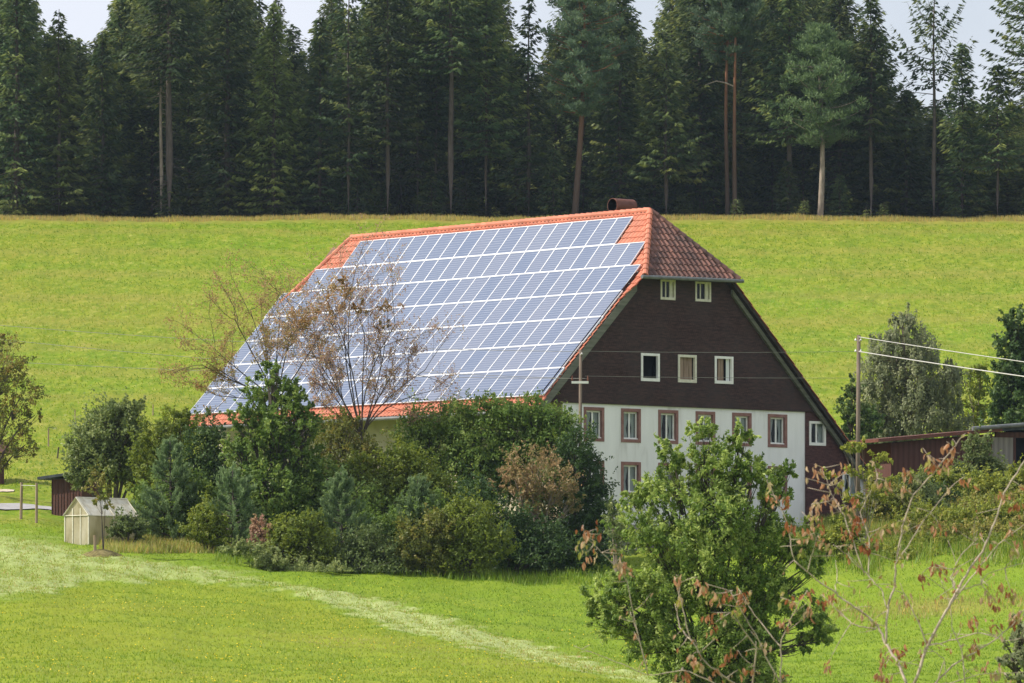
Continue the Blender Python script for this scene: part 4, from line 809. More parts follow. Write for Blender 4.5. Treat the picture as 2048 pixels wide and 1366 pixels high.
# background rows: copies of six prototypes
protos = []
for k in range(6):
    fo, wd = conifer_mesh(24+k, .6+k*.35, 4.2+.25*k, 100+k, tr=.16, sparse=.05+.12*(k % 3), dens=1., spray=.5+.07*(k % 4), step=.5, droop=(.45, .2, .65, .35, .55, .15)[k], prof_=(.75, .6, .95, .5, .8, .7)[k], upturn=(.25, .45, .1, .3, .5, .6)[k], hue=(0, .08, -.04, .05, .1, 0)[k])
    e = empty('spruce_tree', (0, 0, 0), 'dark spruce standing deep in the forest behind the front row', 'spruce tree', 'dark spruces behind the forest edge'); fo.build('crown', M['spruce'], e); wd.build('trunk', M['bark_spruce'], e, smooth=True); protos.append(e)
fr_ = np.random.default_rng(5); cnt = 0; used = [False]*6
skycap = lambda px: (np.interp(px, [-300, 30, 80, 110, 150, 190, 230, 260, 490, 515, 540, 560, 590, 615, 640, 670, 690, 720, 760, 1000, 1030, 1070, 1105, 1130, 1220, 1260, 1310, 1340, 1660, 1700, 1745, 1790, 1830, 1900, 1960, 2048, 2400], [-150, -120, 40, 60, 90, 90, 40, -100, -80, 40, 40, -20, 70, 85, 60, -60, 20, 20, -90, -60, 90, 150, 120, -60, -60, 60, 70, -60, -60, 40, 60, 190, 200, 190, 200, 180, 60]))
for row, (d_, stp) in enumerate(((433, 66), (442, 58), (452, 54), (463, 50), (476, 48), (492, 46))):
    px = -560+fr_.uniform(0, 40)
    while px < 2640:
        k = int(fr_.integers(0, 6)); d2 = d_+fr_.uniform(-3, 3); P_ = G(px, d2, .2); yt = skycap(px)+fr_.uniform(-10, 45)*(1 if px > 0 else 0); Hd = (YH-yt)/F*d2-P_[2]; sc = Hd/(24+k)
        e = protos[k] if not used[k] else copy_tree(protos[k]); used[k] = True
        e.location = tuple(P_); e.rotation_euler = (0, 0, fr_.random()*6.28); e.scale = (max(.8, sc), max(.8, sc), sc); cnt += 1; px += stp*fr_.uniform(.7, 1.3)
print('background spruces', cnt)
# young trees at the foot of the forest
for px, yt, lab in ((1474, 395, 'tiny bright spruce at the foot of the pale bare pine stem'), (1608, 398, 'small light green sapling left of the bright pine trunk'), (1733, 413, 'low yellow-green sapling at the foot of the spruce right of the bright pine'), (1768, 405, 'young bushy sapling two steps right of the low yellow-green one')):
    P_ = G(px, 421.3, .05); H = (YH-yt)/F*421.3-P_[2]; fo, wd = conifer_mesh(max(.8, H), .1, max(.35, H*.42), px, step=.2, spray=.22, tr=.03, dens=1.6); put(fo, wd, 'young_spruce', lab, 'sapling', P_, 'spruce_light', 'bark', 'saplings at the forest foot')

for k in range(26):
    e = copy_tree(ug) if k else None
    if k == 0:
        fo, wd = conifer_mesh(4.2, .3, 1.5, 321, step=.3, spray=.38, tr=.05, dens=1.3); ug = e = put(fo, wd, 'young_spruce', 'dim young spruce in the shade between the forest trunks', 'sapling', (0, 0, 0), 'spruce', 'bark', 'young spruces under the forest edge')
    sc = fr_.uniform(.45, 1.25); e.location = tuple(G(fr_.uniform(-40, 2090), fr_.uniform(424, 431), .05)); e.scale = (sc, sc, sc*fr_.uniform(.8, 1.2)); e.rotation_euler = (0, 0, fr_.random()*6)
# ---- garden in front of the farmhouse
def S(*a, **k): return shrub(*a, **k)
S('broadleaf_tree', 'olive brown leaved tree cut by the left edge', 'tree', 250, -35, [(10, 720, 55, 48), (-30, 760, 70, 60), (45, 790, 48, 40), (10, 850, 62, 50), (70, 830, 26, 14), (-20, 910, 60, 40), (50, 890, 34, 30), (0, 680, 28, 20)], 'leaf_olive', 5200, .105, seed=41, tone=(.0, 1), clump=.26, trunk=.06)
S('apple_tree', 'round grey-green apple tree behind the greenhouse', 'tree', 236, 225, [(215, 860, 68, 50), (255, 835, 38, 34), (165, 905, 38, 40), (265, 900, 45, 48), (210, 930, 55, 42), (160, 955, 30, 25), (230, 830, 30, 25), (270, 950, 35, 35)], 'leaf_grey', 12000, .12, seed=42, trunk=.1)
S('hazel_shrub', 'yellow-green shrub right of the round apple tree', 'shrub', 233, 330, [(330, 870, 45, 45), (300, 920, 40, 50), (370, 850, 35, 35), (340, 960, 50, 50), (285, 980, 30, 40)], 'leaf_yellow', 8000, .11, seed=43, tone=(0, .7))
S('yew_tree', 'dark green dense tree behind the leftmost young pine', 'tree', 231, 405, [(405, 900, 45, 50), (390, 960, 55, 60), (430, 940, 40, 60), (400, 1010, 50, 50), (420, 860, 30, 30)], 'leaf_dark', 8000, .11, seed=44)
def youngpine(px, d, ytop, R, label, seed, leaf='bluepine', dens=1.):
    P_ = G(px, d, .1); H = (YH-ytop)/F*d-P_[2]; r_ = np.random.default_rng(seed); fo = MB(); wd = MB(); wd.tube([(0, 0, -.1), (.03, 0, H*.5), (0, 0, H)], [.08, .05, .015], 6)
    C = []; z = .25
    while z < H-.15:
        f = z/H; Rl = R*(1-f)**.7*min(1, .6+2*f)
        for q in range(7):
            a = r_.random()*6.28; ln = Rl*r_.uniform(.6, 1.1); P2 = bez((0, 0, z), (ln*cos(a), ln*sin(a), z+ln*.45), np.array([cos(a), sin(a), -.6])*.18*ln, 5); wd.tube(P2, np.linspace(.025, .008, 5), 3, cap=False)
            for u in (.45, .62, .8, 1.0): i = min(3, int(u*4)); C.append((P2[i]+(P2[i+1]-P2[i])*(u*4-i), a))
        z += .26*r_.uniform(.8, 1.2)
    C.append((np.array([0, 0, H]), 0)); K = []; 
    c = np.array([x[0] for x in C]); aa = np.array([x[1] for x in C]); nb = int(34*dens); k = np.repeat(np.arange(len(c)), nb)
    up = nrm(np.stack([np.cos(aa)*.45, np.sin(aa)*.45, np.ones(len(aa))], -1)); t = r_.random(len(k)); P3 = c[k]+up[k]*(t[:, None]-.4)*.34+r_.normal(size=(len(k), 3))*.035
    D = nrm(up[k]*1.1+r_.normal(size=(len(k), 3))*.6); fo.leaves(P3+D*.05, D, nrm(r_.normal(size=(len(k), 3))), r_.uniform(.12, .22, len(k)), .032, np.clip(.2+.5*t+.25*r_.random(len(k)), 0, 1))
    e = empty('young_pine', P_, label, 'young pine', 'young pines in the garden hedge'); fo.build('crown', M[leaf], e); wd.build('trunk', M['bark'], e, smooth=True)
youngpine(340, 227.5, 880, 1.7, 'leftmost young pine, tall and narrow, right of the greenhouse', 51)
youngpine(465, 223.5, 935, 1.8, 'wide young pine in front of the tall leafy tree', 52)
youngpine(682, 221.5, 942, 1.5, 'young blue-green pine with upright candles in the middle of the hedge', 53)
youngpine(835, 222.5, 958, 1.6, 'rightmost young pine beside the light green bush', 54)
S('maple_tree', 'tall leafy green tree rising in front of the solar roof', 'tree', 226, 545, [(545, 745, 24, 28), (540, 790, 52, 42), (590, 800, 34, 40), (500, 830, 42, 38), (560, 850, 82, 50), (620, 830, 25, 22), (520, 910, 78, 60), (600, 910, 62, 60), (545, 980, 85, 60), (490, 970, 45, 50), (570, 1040, 75, 45), (475, 890, 30, 30), (640, 980, 55, 60), (470, 1030, 45, 40)], 'leaf_mid', 24000, .12, seed=45, tone=(.05, .85), trunk=.11, clump=.2, per=34)
S('elder_shrub', 'brownish green shrub between the tall leafy tree and the privet', 'shrub', 229, 670, [(660, 870, 55, 45), (700, 930, 60, 50), (640, 940, 50, 55), (740, 900, 45, 35), (690, 850, 35, 25), (720, 985, 60, 50), (650, 1000, 60, 50), (780, 960, 50, 60), (780, 1020, 60, 50)], 'leaf_olive', 11000, .11, seed=46, tone=(.0, .85))
S('privet_hedge', 'wide light topped green hedge shrub under the roof eave', 'shrub', 230.5, 905, [(850, 850, 55, 36), (905, 840, 55, 38), (960, 830, 55, 34), (880, 900, 75, 50), (830, 900, 45, 45), (960, 890, 70, 50), (900, 960, 85, 55), (985, 960, 55, 55)], 'leaf_mid', 17000, .11, seed=47, tone=(.1, .9))
S('willow_shrub', 'tall green shrub with feathery top against the white gable corner', 'shrub', 230, 1075, [(1010, 825, 45, 30), (1060, 825, 50, 32), (1110, 840, 45, 32), (1040, 880, 65, 45), (1110, 890, 60, 50), (1080, 960, 85, 60), (1010, 930, 50, 60)], 'leaf_mid', 17000, .11, seed=48, tone=(0, .8), hang=.3)
S('yew_tree', 'very dark dense yew at the right end of the hedge', 'tree', 228.5, 1150, [(1150, 900, 42, 50), (1175, 960, 42, 55), (1150, 1020, 65, 65), (1195, 1040, 38, 70), (1110, 1080, 70, 45), (1180, 1090, 50, 40), (1060, 1060, 60, 60)], 'leaf_dark', 16000, .10, seed=49, tone=(0, .5), per=30)
S('dogwood_shrub', 'rusty brown leaved shrub with bare grey twigs in the right half of the hedge', 'shrub', 226.8, 1075, [(1060, 930, 68, 32), (1110, 965, 55, 36), (1140, 1000, 28, 24), (1030, 960, 45, 30), (1075, 1000, 50, 28)], 'leaf_autumn', 3300, .10, seed=50, tone=(0, 1), bark='bark_pale', clump=.3)
S('dark_shrub', 'dark leafy shrub under the rusty brown one', 'shrub', 224.6, 1020, [(950, 1010, 60, 50), (1010, 1055, 65, 50), (1000, 1100, 80, 42), (1080, 1075, 60, 42), (1080, 1110, 80, 32), (1150, 1110, 70, 30), (1200, 1100, 40, 34)], 'leaf_dark', 13000, .11, seed=56, tone=(0, .8))
S('round_bush', 'light yellow-green bush at the foot of the hedge', 'shrub', 221, 935, [(935, 1045, 60, 42), (900, 1075, 50, 45), (970, 1080, 55, 45), (930, 1110, 75, 36), (925, 1015, 30, 20)], 'leaf_yellow', 9000, .10, seed=57, tone=(0, .65))
S('berry_bush', 'low olive bush with upright yellow-tipped shoots', 'shrub', 219.5, 605, [(600, 1065, 48, 38), (565, 1085, 42, 36), (640, 1095, 45, 36), (600, 1120, 70, 30), (630, 1050, 22, 24)], 'leaf_yellow', 7500, .10, seed=58, tone=(.0, .75))
S('low_bush', 'dull green low bush right of the upright olive one', 'shrub', 220, 735, [(730, 1090, 48, 35), (690, 1110, 40, 30), (770, 1110, 50, 32), (735, 1130, 75, 24)], 'leaf_grey', 6000, .10, seed=59, tone=(0, .6))
S('low_bush', 'dusky brown-green low bush in the middle of the hedge foot', 'shrub', 220.5, 835, [(825, 1090, 45, 45), (800, 1120, 45, 28), (860, 1120, 45, 30), (870, 1060, 40, 40)], 'leaf_olive', 6500, .10, seed=60, tone=(.0, .8))
S('spiraea_bush', 'bright green bush between the leftmost young pine and the wide one', 'shrub', 223, 415, [(412, 1035, 32, 40), (395, 1060, 30, 25), (435, 1070, 30, 24)], 'leaf_yellow', 3500, .09, seed=61, tone=(.1, .8))
S('hornbeam_shrub', 'mid green leafy shrub filling the hedge behind the young pines', 'shrub', 225.8, 600, [(590, 990, 70, 60), (640, 1040, 70, 50), (520, 1030, 70, 50), (700, 1010, 60, 55), (760, 1040, 60, 50), (470, 1050, 50, 40), (830, 1050, 55, 50)], 'leaf_mid', 15000, .11, seed=66, tone=(0, .85))
S('hawthorn_shrub', 'leafy green shrub behind the leftmost young pine and the bright green bush', 'shrub', 228.6, 370, [(370, 1000, 60, 55), (310, 1010, 45, 50), (420, 1010, 50, 60), (290, 1050, 30, 24), (360, 1050, 60, 30)], 'leaf_mid', 9000, .11, seed=67, tone=(0, .8))
S('viburnum_shrub', 'green leafy shrub linking the round yellow-green bush and the olive one', 'shrub', 222.8, 780, [(780, 1070, 60, 45), (860, 1030, 50, 50), (720, 1060, 50, 40), (880, 1090, 50, 40)], 'leaf_mid', 8000, .11, seed=68, tone=(0, .7))
S('dog_rose_shrub', 'arching mid green shrub between the tall leafy tree and the privet', 'shrub', 227, 800, [(800, 930, 45, 45), (840, 965, 50, 50), (770, 985, 50, 45), (870, 1000, 50, 50), (720, 940, 36, 34)], 'leaf_yellow', 9000, .11, seed=69, tone=(0, .7))
S('barberry_bush', 'small red leaved bush at the hedge foot', 'shrub', 219.8, 522, [(520, 1060, 22, 26), (532, 1085, 22, 20), (505, 1088, 15, 15)], 'leaf_russet', 1500, .09, seed=62)
S('garden_bush', 'low dark green bush against the greenhouse side', 'shrub', 222.8, 258, [(255, 1050, 32, 22), (235, 1062, 22, 16), (280, 1058, 18, 20)], 'leaf_grey', 2600, .09, seed=63, tone=(0, .6))
S('weedy_bush', 'pale weedy growth at the lowest edge of the hedge', 'shrub', 217.8, 590, [(520, 1108, 40, 18), (590, 1140, 55, 15), (470, 1095, 30, 14), (660, 1145, 45, 14), (540, 1125, 40, 15)], 'leaf_grey', 3600, .10, seed=64, tone=(.3, 1), limbs=False)
S('low_bush', 'small bare-twigged bush between the yew and the big ash tree', 'shrub', 222, 1232, [(1232, 1050, 22, 45), (1245, 1095, 28, 24), (1225, 1015, 12, 22)], 'leaf_grey', 1600, .09, seed=65, bark='bark_pale')
# bare autumn trees before the roof
def bare(name, label, d, pxb, pyb, spec, leaf, nleaf, seed, lsize=.13, r0=.08, levels=4, bark='bark'):
    r_ = np.random.default_rng(seed); B = W(pxb, pyb, d); g0 = G(pxb, d); e = empty(name, g0, label, 'tree'); wd = MB(); tips = []
    B = B-g0
    wd.tube([(0, 0, -.2), B*.5+[.02, 0, 0], B], [r0*1.3, r0*1.15, r0], 8)
    def grow(p, tgt, rad, lv):
        v = tgt-p; ln = np.linalg.norm(v); P_ = bez(p, tgt, r_.normal(size=3)*.10*ln, 6); wd.tube(P_, np.linspace(rad, rad*.45, 6), 5 if lv > 1 else 4, cap=False)
        if lv == 0:
            for q in (3, 4, 5): tips.append(P_[q])
            return
        for u in (.35, .5, .65, .8, .92, 1.0):
            if lv >= 3 and u < .4: continue
            i = min(4, int(u*5)); c = P_[i]+(P_[i+1]-P_[i])*(u*5-i); dv = nrm(nrm(v)+r_.normal(size=3)*.62+np.array([0, 0, .18])); grow(c, c+dv*ln*r_.uniform(.3, .55), rad*.42, lv-1)
    for (tx, ty, dd) in spec: grow(B, W(tx, ty, d+dd)-g0, r0*.7, levels)
    wd.build('branches', M[bark], e, smooth=True); tips = np.array(tips); fo = MB(); k = r_.integers(0, len(tips), nleaf); P_ = tips[k]+r_.normal(size=(nleaf, 3))*.07
    fo.leaves(P_, nrm(r_.normal(size=(nleaf, 3))+[0, 0, -.4]), nrm(r_.normal(size=(nleaf, 3))), lsize*r_.uniform(.6, 1.2, nleaf), lsize*.55, r_.random(nleaf)); fo.build('foliage', M[leaf], e); return e
bare('cherry_tree', 'thin leaved autumn tree spreading left over the meadow beside the far roof end', 233, 555, 800, [(470, 640, -.6), (420, 690, .5), (440, 740, -.4), (500, 620, .8), (560, 640, 0), (590, 680, 1), (430, 790, .3), (600, 610, -.5), (405, 730, -1), (650, 650, .4), (530, 700, -.5)], 'leaf_amber', 11000, 71, levels=3, r0=.05, lsize=.10)
row_ = bare('rowan_tree', 'mostly bare tree with russet leaves standing before the solar panels', 230, 724, 872, [(690, 640, 0), (640, 690, .6), (665, 620, -.5), (770, 690, .4), (640, 740, -.5), (790, 740, .3), (730, 670, 1.0), (790, 650, -.2), (620, 700, .2), (830, 790, .6), (640, 800, .4), (700, 600, .9), (760, 780, -.6), (680, 760, .9), (850, 740, .2)], 'leaf_russet', 13000, 72, levels=3, r0=.05, lsize=.10, bark='bark_spruce')
S('rowan_top', '', '', 230, (690, 600), [(680, 585, 34, 26), (650, 620, 36, 22), (720, 615, 22, 18), (775, 610, 20, 18), (770, 650, 16, 14), (600, 640, 40, 26), (690, 560, 18, 12)], 'leaf_amber', 1500, .09, seed=73, tone=(0, 1), limbs=False, shell=.2, parent=row_)
# staked sapling
sp_ = S('young_tree', 'staked little autumn sapling on a mound before the greenhouse', 'sapling', 218, 207, [(198, 968, 26, 24), (203, 1000, 22, 18), (192, 940, 12, 12), (212, 985, 12, 12)], 'leaf_olive', 800, .09, seed=74, tone=(.1, .9), trunk=.02, clump=.35)
_ = post(190, 1104, 1058, 6, 'short wooden stake beside the little sapling', d=217.6, name='tree_stake')
# mound
b = MB(); P0_ = G(203, 217.7); nn_ = 28; rr_ = np.linspace(0, 1, 9); V = []
for q in rr_:
    for k in range(nn_):
        a = k/nn_*6.283; r2 = q*(.85+.08*sin(a*3)+.05*sin(a*5)); x = P0_[0]+r2*cos(a)*1.05; y = P0_[1]+r2*sin(a)*1.3; V.append((x, y, float(ter(x, y))-.02+.36*(1-q**2)**1.4+.03*rng.random()))
i = (np.arange(8)[:, None]*nn_); j = np.arange(nn_)[None]; b.add(V, np.stack([i+j, i+(j+1) % nn_, i+nn_+(j+1) % nn_, i+nn_+j], -1).reshape(-1, 4))
M['soil'] = noisy('dry_grassy_soil', [(.3, (.07, .055, .03)), (.5, (.15, .13, .05)), (.7, (.26, .21, .10))], 5, .95, .1, bmp=.03)
tag(b.build('earth_mound', M['soil'], smooth=False), 'small brown mound round the foot of the staked sapling', 'mound')

# ---- right side
S('birch_tree', 'weeping grey-green birch behind the barn', 'tree', 277, 1825, [(1806, 648, 34, 36), (1775, 695, 46, 44), (1845, 695, 50, 42), (1760, 755, 46, 58), (1835, 750, 60, 56), (1895, 765, 40, 54), (1755, 820, 42, 58), (1830, 825, 70, 54), (1905, 835, 36, 44), (1770, 870, 55, 30)], 'leaf_birch', 24000, .12, seed=81, bark='bark_pale', hang=1.1, trunk=.1, clump=.2, per=40, tone=(.0, .9))
S('maple_tree', 'thin dark green sapling behind the tall grey pole', 'tree', 268, 1708, [(1705, 780, 16, 24), (1700, 830, 22, 34), (1735, 850, 26, 40), (1720, 900, 32, 40), (1745, 930, 30, 34), (1690, 870, 14, 20)], 'leaf_dark', 5200, .14, seed=82, tone=(.3, 1))
S('lime_tree', 'dark green tree cut by the right edge above the barn roof', 'tree', 272, 2040, [(2030, 640, 22, 30), (2025, 690, 32, 34), (2050, 700, 40, 50), (2015, 740, 30, 34), (2040, 780, 55, 50), (2000, 800, 22, 30), (2020, 840, 50, 30), (2080, 780, 60, 90)], 'leaf_dark', 13000, .16, seed=83, tone=(.1, .9))
S('willow_sapling', 'wispy yellow-green sapling between the birch and the dark right tree', 'tree', 279, 1950, [(1945, 800, 22, 45), (1960, 760, 20, 40), (1935, 850, 26, 30), (1970, 830, 20, 30)], 'leaf_yellow', 2400, .12, seed=84, bark='bark_pale', tone=(.2, .8))
S('elder_shrub', 'leafy shrub standing against the barn wall', 'shrub', 249, 1955, [(1955, 900, 32, 28), (1970, 935, 36, 30), (1925, 945, 30, 24), (1950, 965, 48, 26), (1990, 960, 26, 30)], 'leaf_grey', 6500, .12, seed=85, tone=(.2, .9))
S('bank_shrub', 'dark low bush half way up the grassy bank', 'shrub', 243, 1870, [(1865, 985, 34, 18), (1835, 1005, 24, 14), (1900, 995, 22, 14)], 'leaf_dark', 2600, .11, seed=86, tone=(.2, 1))
S('nettle_patch', 'straggling weeds along the top of the grassy bank', 'shrub', 246, 1800, [(1790, 975, 34, 22), (1830, 965, 34, 20), (1880, 960, 34, 20), (1930, 985, 40, 22), (2000, 1000, 45, 26), (1760, 1000, 22, 22), (2040, 960, 30, 30)], 'leaf_yellow', 7500, .12, seed=87, tone=(.1, .9), limbs=False)
S('nettle_patch', 'straggling weeds lower on the grassy bank near the lean-to', 'shrub', 238, 1790, [(1770, 1050, 30, 24), (1820, 1045, 45, 22), (1900, 1040, 50, 20), (1980, 1050, 50, 22), (1745, 1030, 18, 28)], 'leaf_yellow', 6500, .12, seed=88, tone=(.2, 1), limbs=False)
S('garden_hedge', 'low green bushes below the lean-to and bank', 'shrub', 226, 1750, [(1660, 1095, 40, 36), (1700, 1115, 44, 30), (1745, 1120, 44, 28), (1800, 1128, 50, 22), (1860, 1130, 44, 20), (1690, 1065, 28, 30), (1620, 1110, 40, 34)], 'leaf_yellow', 11000, .11, seed=89, tone=(.2, 1))
S('yellow_sapling', 'small yellow-green sapling beside the foot of the tall pole', 'sapling', 230, 1725, [(1700, 898, 26, 9), (1725, 888, 16, 8), (1765, 915, 22, 9), (1745, 930, 20, 8), (1690, 945, 22, 9), (1730, 945, 24, 9), (1660, 950, 20, 8), (1710, 1000, 26, 16), (1760, 990, 22, 14)], 'leaf_yellow', 1100, .13, seed=90, bark='bark_pale', trunk=.02, tone=(.4, 1), clump=.5)
S('corner_bush', 'grey-green bush cut by the lower right corner', 'shrub', 96, 2060, [(2035, 1260, 34, 36), (2020, 1310, 36, 36), (2055, 1340, 50, 50), (2080, 1270, 50, 50)], 'leaf_birch', 2000, .07, seed=91, tone=(.1, .9), clump=.2)
S('herb_patch', 'golden weeds and tall herbs on the grassy bank below the barn', 'shrub', 240, 1880, [(1800, 1010, 50, 24), (1880, 1025, 50, 22), (1960, 1020, 55, 28), (2040, 1010, 40, 34), (1840, 1070, 60, 20), (1950, 1075, 60, 22), (2040, 1075, 40, 30)], 'leaf_gold', 12000, .11, seed=93, tone=(0, 1), limbs=False)
S('herb_patch', 'tall yellow-green herbs crowding the bank under the right corner of the barn', 'shrub', 246, 1990, [(1960, 970, 50, 26), (2030, 985, 50, 34), (1900, 985, 45, 24), (2070, 1010, 50, 40), (1990, 1010, 40, 24)], 'leaf_yellow', 8000, .12, seed=95, tone=(.3, 1), limbs=False)
S('herb_patch', 'mixed green and golden herbs beside the lean-to corner', 'shrub', 236.5, 1775, [(1755, 990, 24, 40), (1790, 1005, 36, 40), (1770, 1050, 30, 34), (1830, 1035, 40, 34)], 'leaf_gold', 6000, .11, seed=96, tone=(0, .8), limbs=False)
S('herb_patch', 'rough yellow-green weeds on the steep middle of the right bank', 'shrub', 234.5, 1930, [(1840, 1040, 46, 26), (1910, 1045, 46, 24), (1980, 1040, 50, 28), (2050, 1035, 50, 34)], 'leaf_yellow', 8000, .11, seed=98, tone=(.2, 1), limbs=False)
S('herb_patch', 'golden weeds low on the right bank just above the brambles', 'shrub', 231, 1930, [(1850, 1070, 50, 20), (1930, 1072, 50, 20), (2010, 1068, 50, 24), (2070, 1060, 40, 30), (1790, 1075, 34, 24)], 'leaf_gold', 7000, .11, seed=99, tone=(.1, 1), limbs=False)
S('willow_bush', 'rounded leafy bush rising from the middle of the right bank', 'shrub', 239, 1840, [(1830, 985, 36, 30), (1860, 1010, 36, 28), (1810, 1015, 28, 26)], 'leaf_grey', 4500, .11, seed=100, tone=(.2, 1))
S('bramble_patch', 'green brambles along the foot of the right bank', 'shrub', 229, 1930, [(1880, 1095, 50, 20), (1950, 1100, 50, 20), (2030, 1095, 55, 26), (1820, 1095, 40, 22)], 'leaf_yellow', 6000, .11, seed=97, tone=(0, .9), limbs=False)
# big ash tree in front
S('ash_tree', 'big bright green ash tree standing before the white gable', 'tree', 150, 1425, [(1405, 862, 36, 24), (1480, 880, 34, 30), (1345, 915, 42, 34), (1425, 925, 62, 42), (1500, 940, 46, 42), (1330, 980, 62, 44), (1430, 1010, 85, 60), (1260, 1000, 34, 24), (1545, 985, 42, 42), (1575, 940, 22, 22), (1300, 1060, 62, 44), (1390, 1090, 90, 62), (1510, 1075, 82, 66), (1590, 1080, 45, 55),
  (1215, 1190, 50, 40), (1265, 1170, 52, 44), (1240, 1250, 52, 46), (1330, 1180, 72, 60), (1440, 1180, 95, 68), (1540, 1180, 66, 62), (1330, 1270, 72, 60), (1430, 1290, 85, 70), (1520, 1280, 52, 62), (1610, 1230, 52, 30), (1650, 1265, 38, 30), (1600, 1290, 30, 18), (1400, 1360, 90, 50), (1500, 1360, 70, 50), (1620, 1130, 34, 34), (1190, 1220, 26, 24)],
  'leaf_ash', 60000, .095, seed=92, trunk=.05, clump=.24, aspect=.42, per=44, tone=(.0, 1), hang=.12, shell=.35)

# ---- foreground twiggy shrub with rose coloured leaves
d = 46.0; rz_ = np.random.default_rng(9); root = G(1720, d); tw = MB(); fo = MB(); e = empty('foreground_shrub', root, 'blurred foreground shrub of pale twigs with orange and rose autumn leaves', 'shrub')
def z7(p, k=0.): return W(1148+p[0]/2.2756, 900+p[1]/2.2756, d+k)-root
lines = [([(1550, 1060), (1610, 890), (1690, 740), (1740, 650), (1790, 560), (1870, 440), (1930, 290), (1960, 190), (2048, 50), (2100, -20)], .015),
 ([(1610, 890), (1560, 770), (1520, 690), (1480, 600)], .007), ([(1610, 890), (1700, 870), (1850, 830), (1960, 870), (2080, 850)], .007), ([(1740, 650), (1715, 580), (1760, 480), (1840, 400)], .007),
 ([(1740, 650), (1850, 610), (1880, 560), (2080, 510)], .006), ([(1690, 740), (1800, 590), (1930, 430), (2060, 330)], .008),
 ([(1510, 1060), (1470, 960), (1420, 880), (1380, 800), (1330, 750), (1240, 690), (1190, 650), (1090, 580), (1000, 500)], .013),
 ([(1420, 880), (1425, 720), (1460, 620), (1465, 500), (1500, 330), (1540, 210), (1640, 100), (1720, 0), (1750, -40)], .011), ([(1425, 720), (1400, 640), (1340, 570), (1250, 480), (1180, 430)], .006),
 ([(1462, 520), (1530, 420), (1600, 310), (1700, 190)], .007), ([(1375, 815), (1280, 800), (1210, 740), (1130, 660)], .007), ([(960, 1100), (880, 960), (850, 880), (780, 760), (710, 640)], .007),
 ([(810, 1100), (830, 900), (780, 830), (710, 740)], .009), ([(840, 1160), (740, 1070), (680, 1030), (590, 960), (530, 860), (490, 700), (460, 590)], .009), ([(540, 880), (480, 800), (460, 700)], .006),
 ([(940, 1100), (945, 860), (1010, 720), (1060, 640)], .007), ([(945, 900), (860, 800), (780, 690)], .006), ([(1780, 1090), (1770, 930), (1720, 800), (1710, 700), (1650, 520)], .006),
 ([(1600, 1100), (1750, 960), (1900, 880), (2000, 790), (2100, 660)], .009), ([(1650, 1060), (1690, 950), (1610, 900)], .006), ([(680, 1080), (500, 1000), (340, 1030), (180, 960), (0, 890)], .006), ([(340, 1030), (280, 800), (240, 590), (150, 490), (60, 400), (40, 350)], .005),
 ([(1640, 1080), (1850, 1020), (2080, 1010)], .006), ([(1320, 570), (1230, 300), (1180, 220), (1130, 80)], .005), ([(1060, 560), (1100, 420), (1080, 250)], .005), ([(1190, 650), (1200, 560), (1190, 500)], .004), ([(1000, 500), (970, 330), (880, 140)], .005), ([(1340, 570), (1345, 400), (1300, 280), (1380, 130)], .006)]
pts = []
for k, (ln, r_) in enumerate(lines):
    dz = rz_.uniform(-.35, .35) if k > 0 else 0; P_ = np.array([z7(p_, dz*min(1, i*.4)) for i, p_ in enumerate(ln)])
    t = np.linspace(0, len(P_)-1, len(P_)*4); Q_ = np.stack([np.interp(t, np.arange(len(P_)), P_[:, c_]) for c_ in range(3)], -1)+rz_.normal(size=(len(t), 3))*.0035
    tw.tube(Q_, np.linspace(r_, r_*.4, len(t)), 6); pts.append(Q_)
for bx_ in ((1550, 1060), (1510, 1060), (960, 1100), (810, 1100), (840, 1160), (940, 1100), (1780, 1090), (1600, 1100), (1640, 1080), (680, 1080), (1650, 1060)):
    a_ = z7(bx_); tw.tube(bez((rz_.normal()*.08, rz_.normal()*.08, -.05), a_, np.array([a_[0]*.1, 0, -.1]), 7), np.linspace(.022, .013, 7), 6)
PT = np.concatenate(pts)
cl = [(1130,80),(880,140),(960,210),(1100,230),(1180,220),(1080,290),(1010,360),(1060,390),(1130,420),(990,330),(1230,130),(1290,200),(1300,300),(1380,140),(1480,320),(1510,470),(1290,330),(1400,350),(1660,340),(1650,510),(1680,520),(1590,560),(1500,660),(1320,730),(1130,660),(1200,690),(1170,660),(1060,640),(990,660),(940,670),(1080,720),(960,770),(750,710),(700,640),(760,640),(630,790),(620,740),(710,910),(560,580),(600,610),(640,650),(460,570),(480,660),(230,510),(200,500),(40,340),(100,360),(60,390),(30,430),(50,470),(540,930),(500,1000),(480,1030),(570,960),(790,990),(870,870),(1810,760),(1920,790),(1790,900),(1830,880),(1880,960),(1920,1000),(1970,1040),(1440,880),(1490,900),(1410,940),(1390,1000),(1160,970),(1700,40),(1720,0),(1640,60),(1680,160),(1500,160),(1520,90),(1780,120),(1860,500),(1980,330),(2000,440),(2020,400),(1990,640),(1890,650),(1920,680),(1960,600),(2000,760),(2030,730),(2040,280),(1960,190),(2010,240),(1430,1020),(1380,380),(1100,60),(1160,150),(1250,250),(1040,430),(1120,320),(1220,60),(1330,420),(1620,20),(1430,140),(1700,-40),(1240,350),(1060,340),(900,200)]
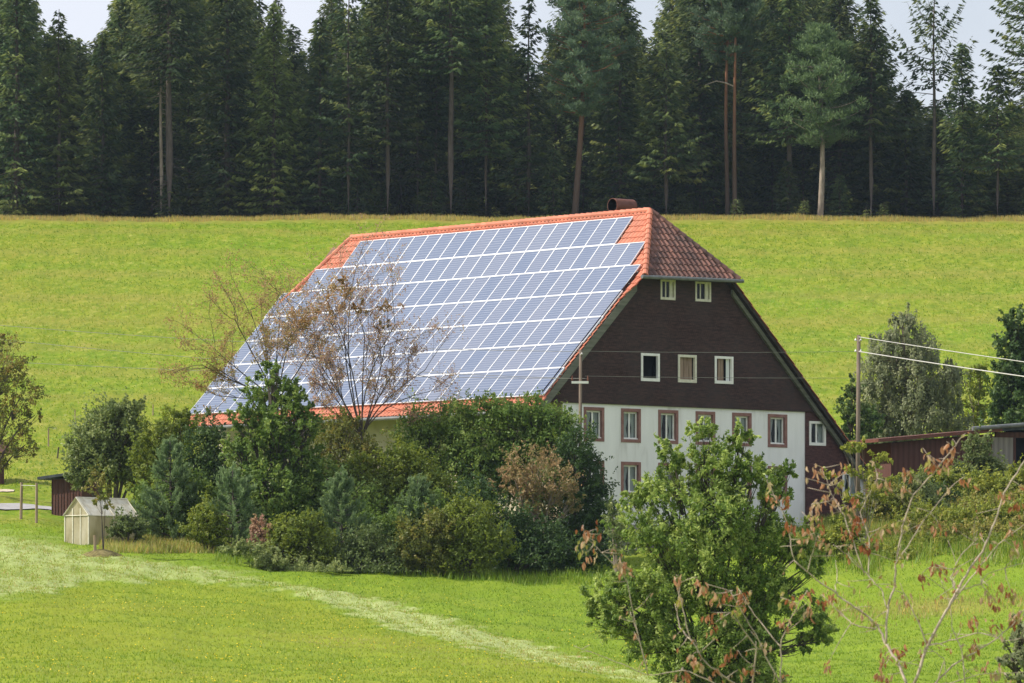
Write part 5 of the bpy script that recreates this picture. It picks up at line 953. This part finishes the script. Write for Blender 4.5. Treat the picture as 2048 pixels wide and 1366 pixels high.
for c_ in cl:
    c = z7(c_); j = np.argmin(((PT-c)[:, [0, 2]]**2).sum(1)); c[1] = PT[j][1]+rz_.normal()*.03; tw.tube(bez(PT[j], c, rz_.normal(size=3)*.02, 5), [.004, .0035, .003, .0025, .002], 4)
    n_ = int(rz_.integers(5, 12)); P_ = c+rz_.normal(size=(n_, 3))*.028+[0, 0, -.03]; L_ = rz_.uniform(.045, .08, n_); base_t = rz_.random()
    for q in range(n_):    # folded oval leaf: two halves
        D = nrm(rz_.normal(size=3)*.35+[0, 0, -1]); S_ = nrm(np.cross(D, rz_.normal(size=3))); N_ = np.cross(D, S_); Lq = L_[q]; w2 = Lq*.22
        a = P_[q]; mid = [a, a+D*Lq*.35+N_*.004, a+D*Lq*.7+N_*.004, a+D*Lq]; l1 = [a+D*Lq*.2+S_*w2*.7+N_*.010, a+D*Lq*.45+S_*w2+N_*.012, a+D*Lq*.75+S_*w2*.65+N_*.01]; l2 = [a+D*Lq*.2-S_*w2*.7+N_*.010, a+D*Lq*.45-S_*w2+N_*.012, a+D*Lq*.75-S_*w2*.65+N_*.01]
        fo.add(mid+l1+l2, Q=[(0, 1, 5, 4), (1, 2, 6, 5), (0, 7, 8, 1), (1, 8, 9, 2)], T=[(2, 3, 6), (2, 9, 3)], tint=np.clip(base_t*.6+rz_.random()*.4, 0, 1))
def oval(a, D, Lq, t_):
    S_ = nrm(np.cross(D, rz_.normal(size=3))); N_ = np.cross(D, S_); w2 = Lq*.23
    fo.add([a, a+D*Lq*.5+N_*.004, a+D*Lq, a+D*Lq*.3+S_*w2*.85+N_*.01, a+D*Lq*.65+S_*w2*.8+N_*.01, a+D*Lq*.3-S_*w2*.85+N_*.01, a+D*Lq*.65-S_*w2*.8+N_*.01], Q=[(0, 1, 4, 3), (0, 5, 6, 1)], T=[(1, 2, 4), (1, 6, 2)], tint=t_)
for k in range(170):   # fine side twigs with a leaf or two
    i = rz_.integers(0, len(PT)); a = PT[i]; dv = nrm(rz_.normal(size=3)*[1, .5, .7]+[0, 0, .5]); ln = rz_.uniform(.05, .24); c = a+dv*ln; tw.tube(bez(a, c, rz_.normal(size=3)*.012, 4), [.0035, .003, .0024, .0018], 4)
    for q in range(int(rz_.integers(0, 4))): oval(c+rz_.normal(size=3)*.012, nrm(rz_.normal(size=3)*.5+[0, 0, -.9]), rz_.uniform(.035, .07), rz_.uniform(.25, 1))
tw.build('branches', M['bark_twig'], e, smooth=True); fo.build('foliage', M['leaf_rose'], e)

# ------------------------------------------------------------------ haze
b = MB(); b.box(-420, 420, -60, 560, -6, 78); hz = b.build('haze', []); m = bpy.data.materials.new('air_haze'); m.use_nodes = True; n = m.node_tree; n.nodes.clear()
o_ = n.nodes.new('ShaderNodeOutputMaterial'); pv = n.nodes.new('ShaderNodeVolumePrincipled'); pv.inputs['Density'].default_value = .00006; pv.inputs['Color'].default_value = (.62, .80, 1, 1)
n.links.new(pv.outputs[0], o_.inputs['Volume']); hz.data.materials.append(m); tag(hz, 'faint blue summer haze', 'haze', kind='stuff')
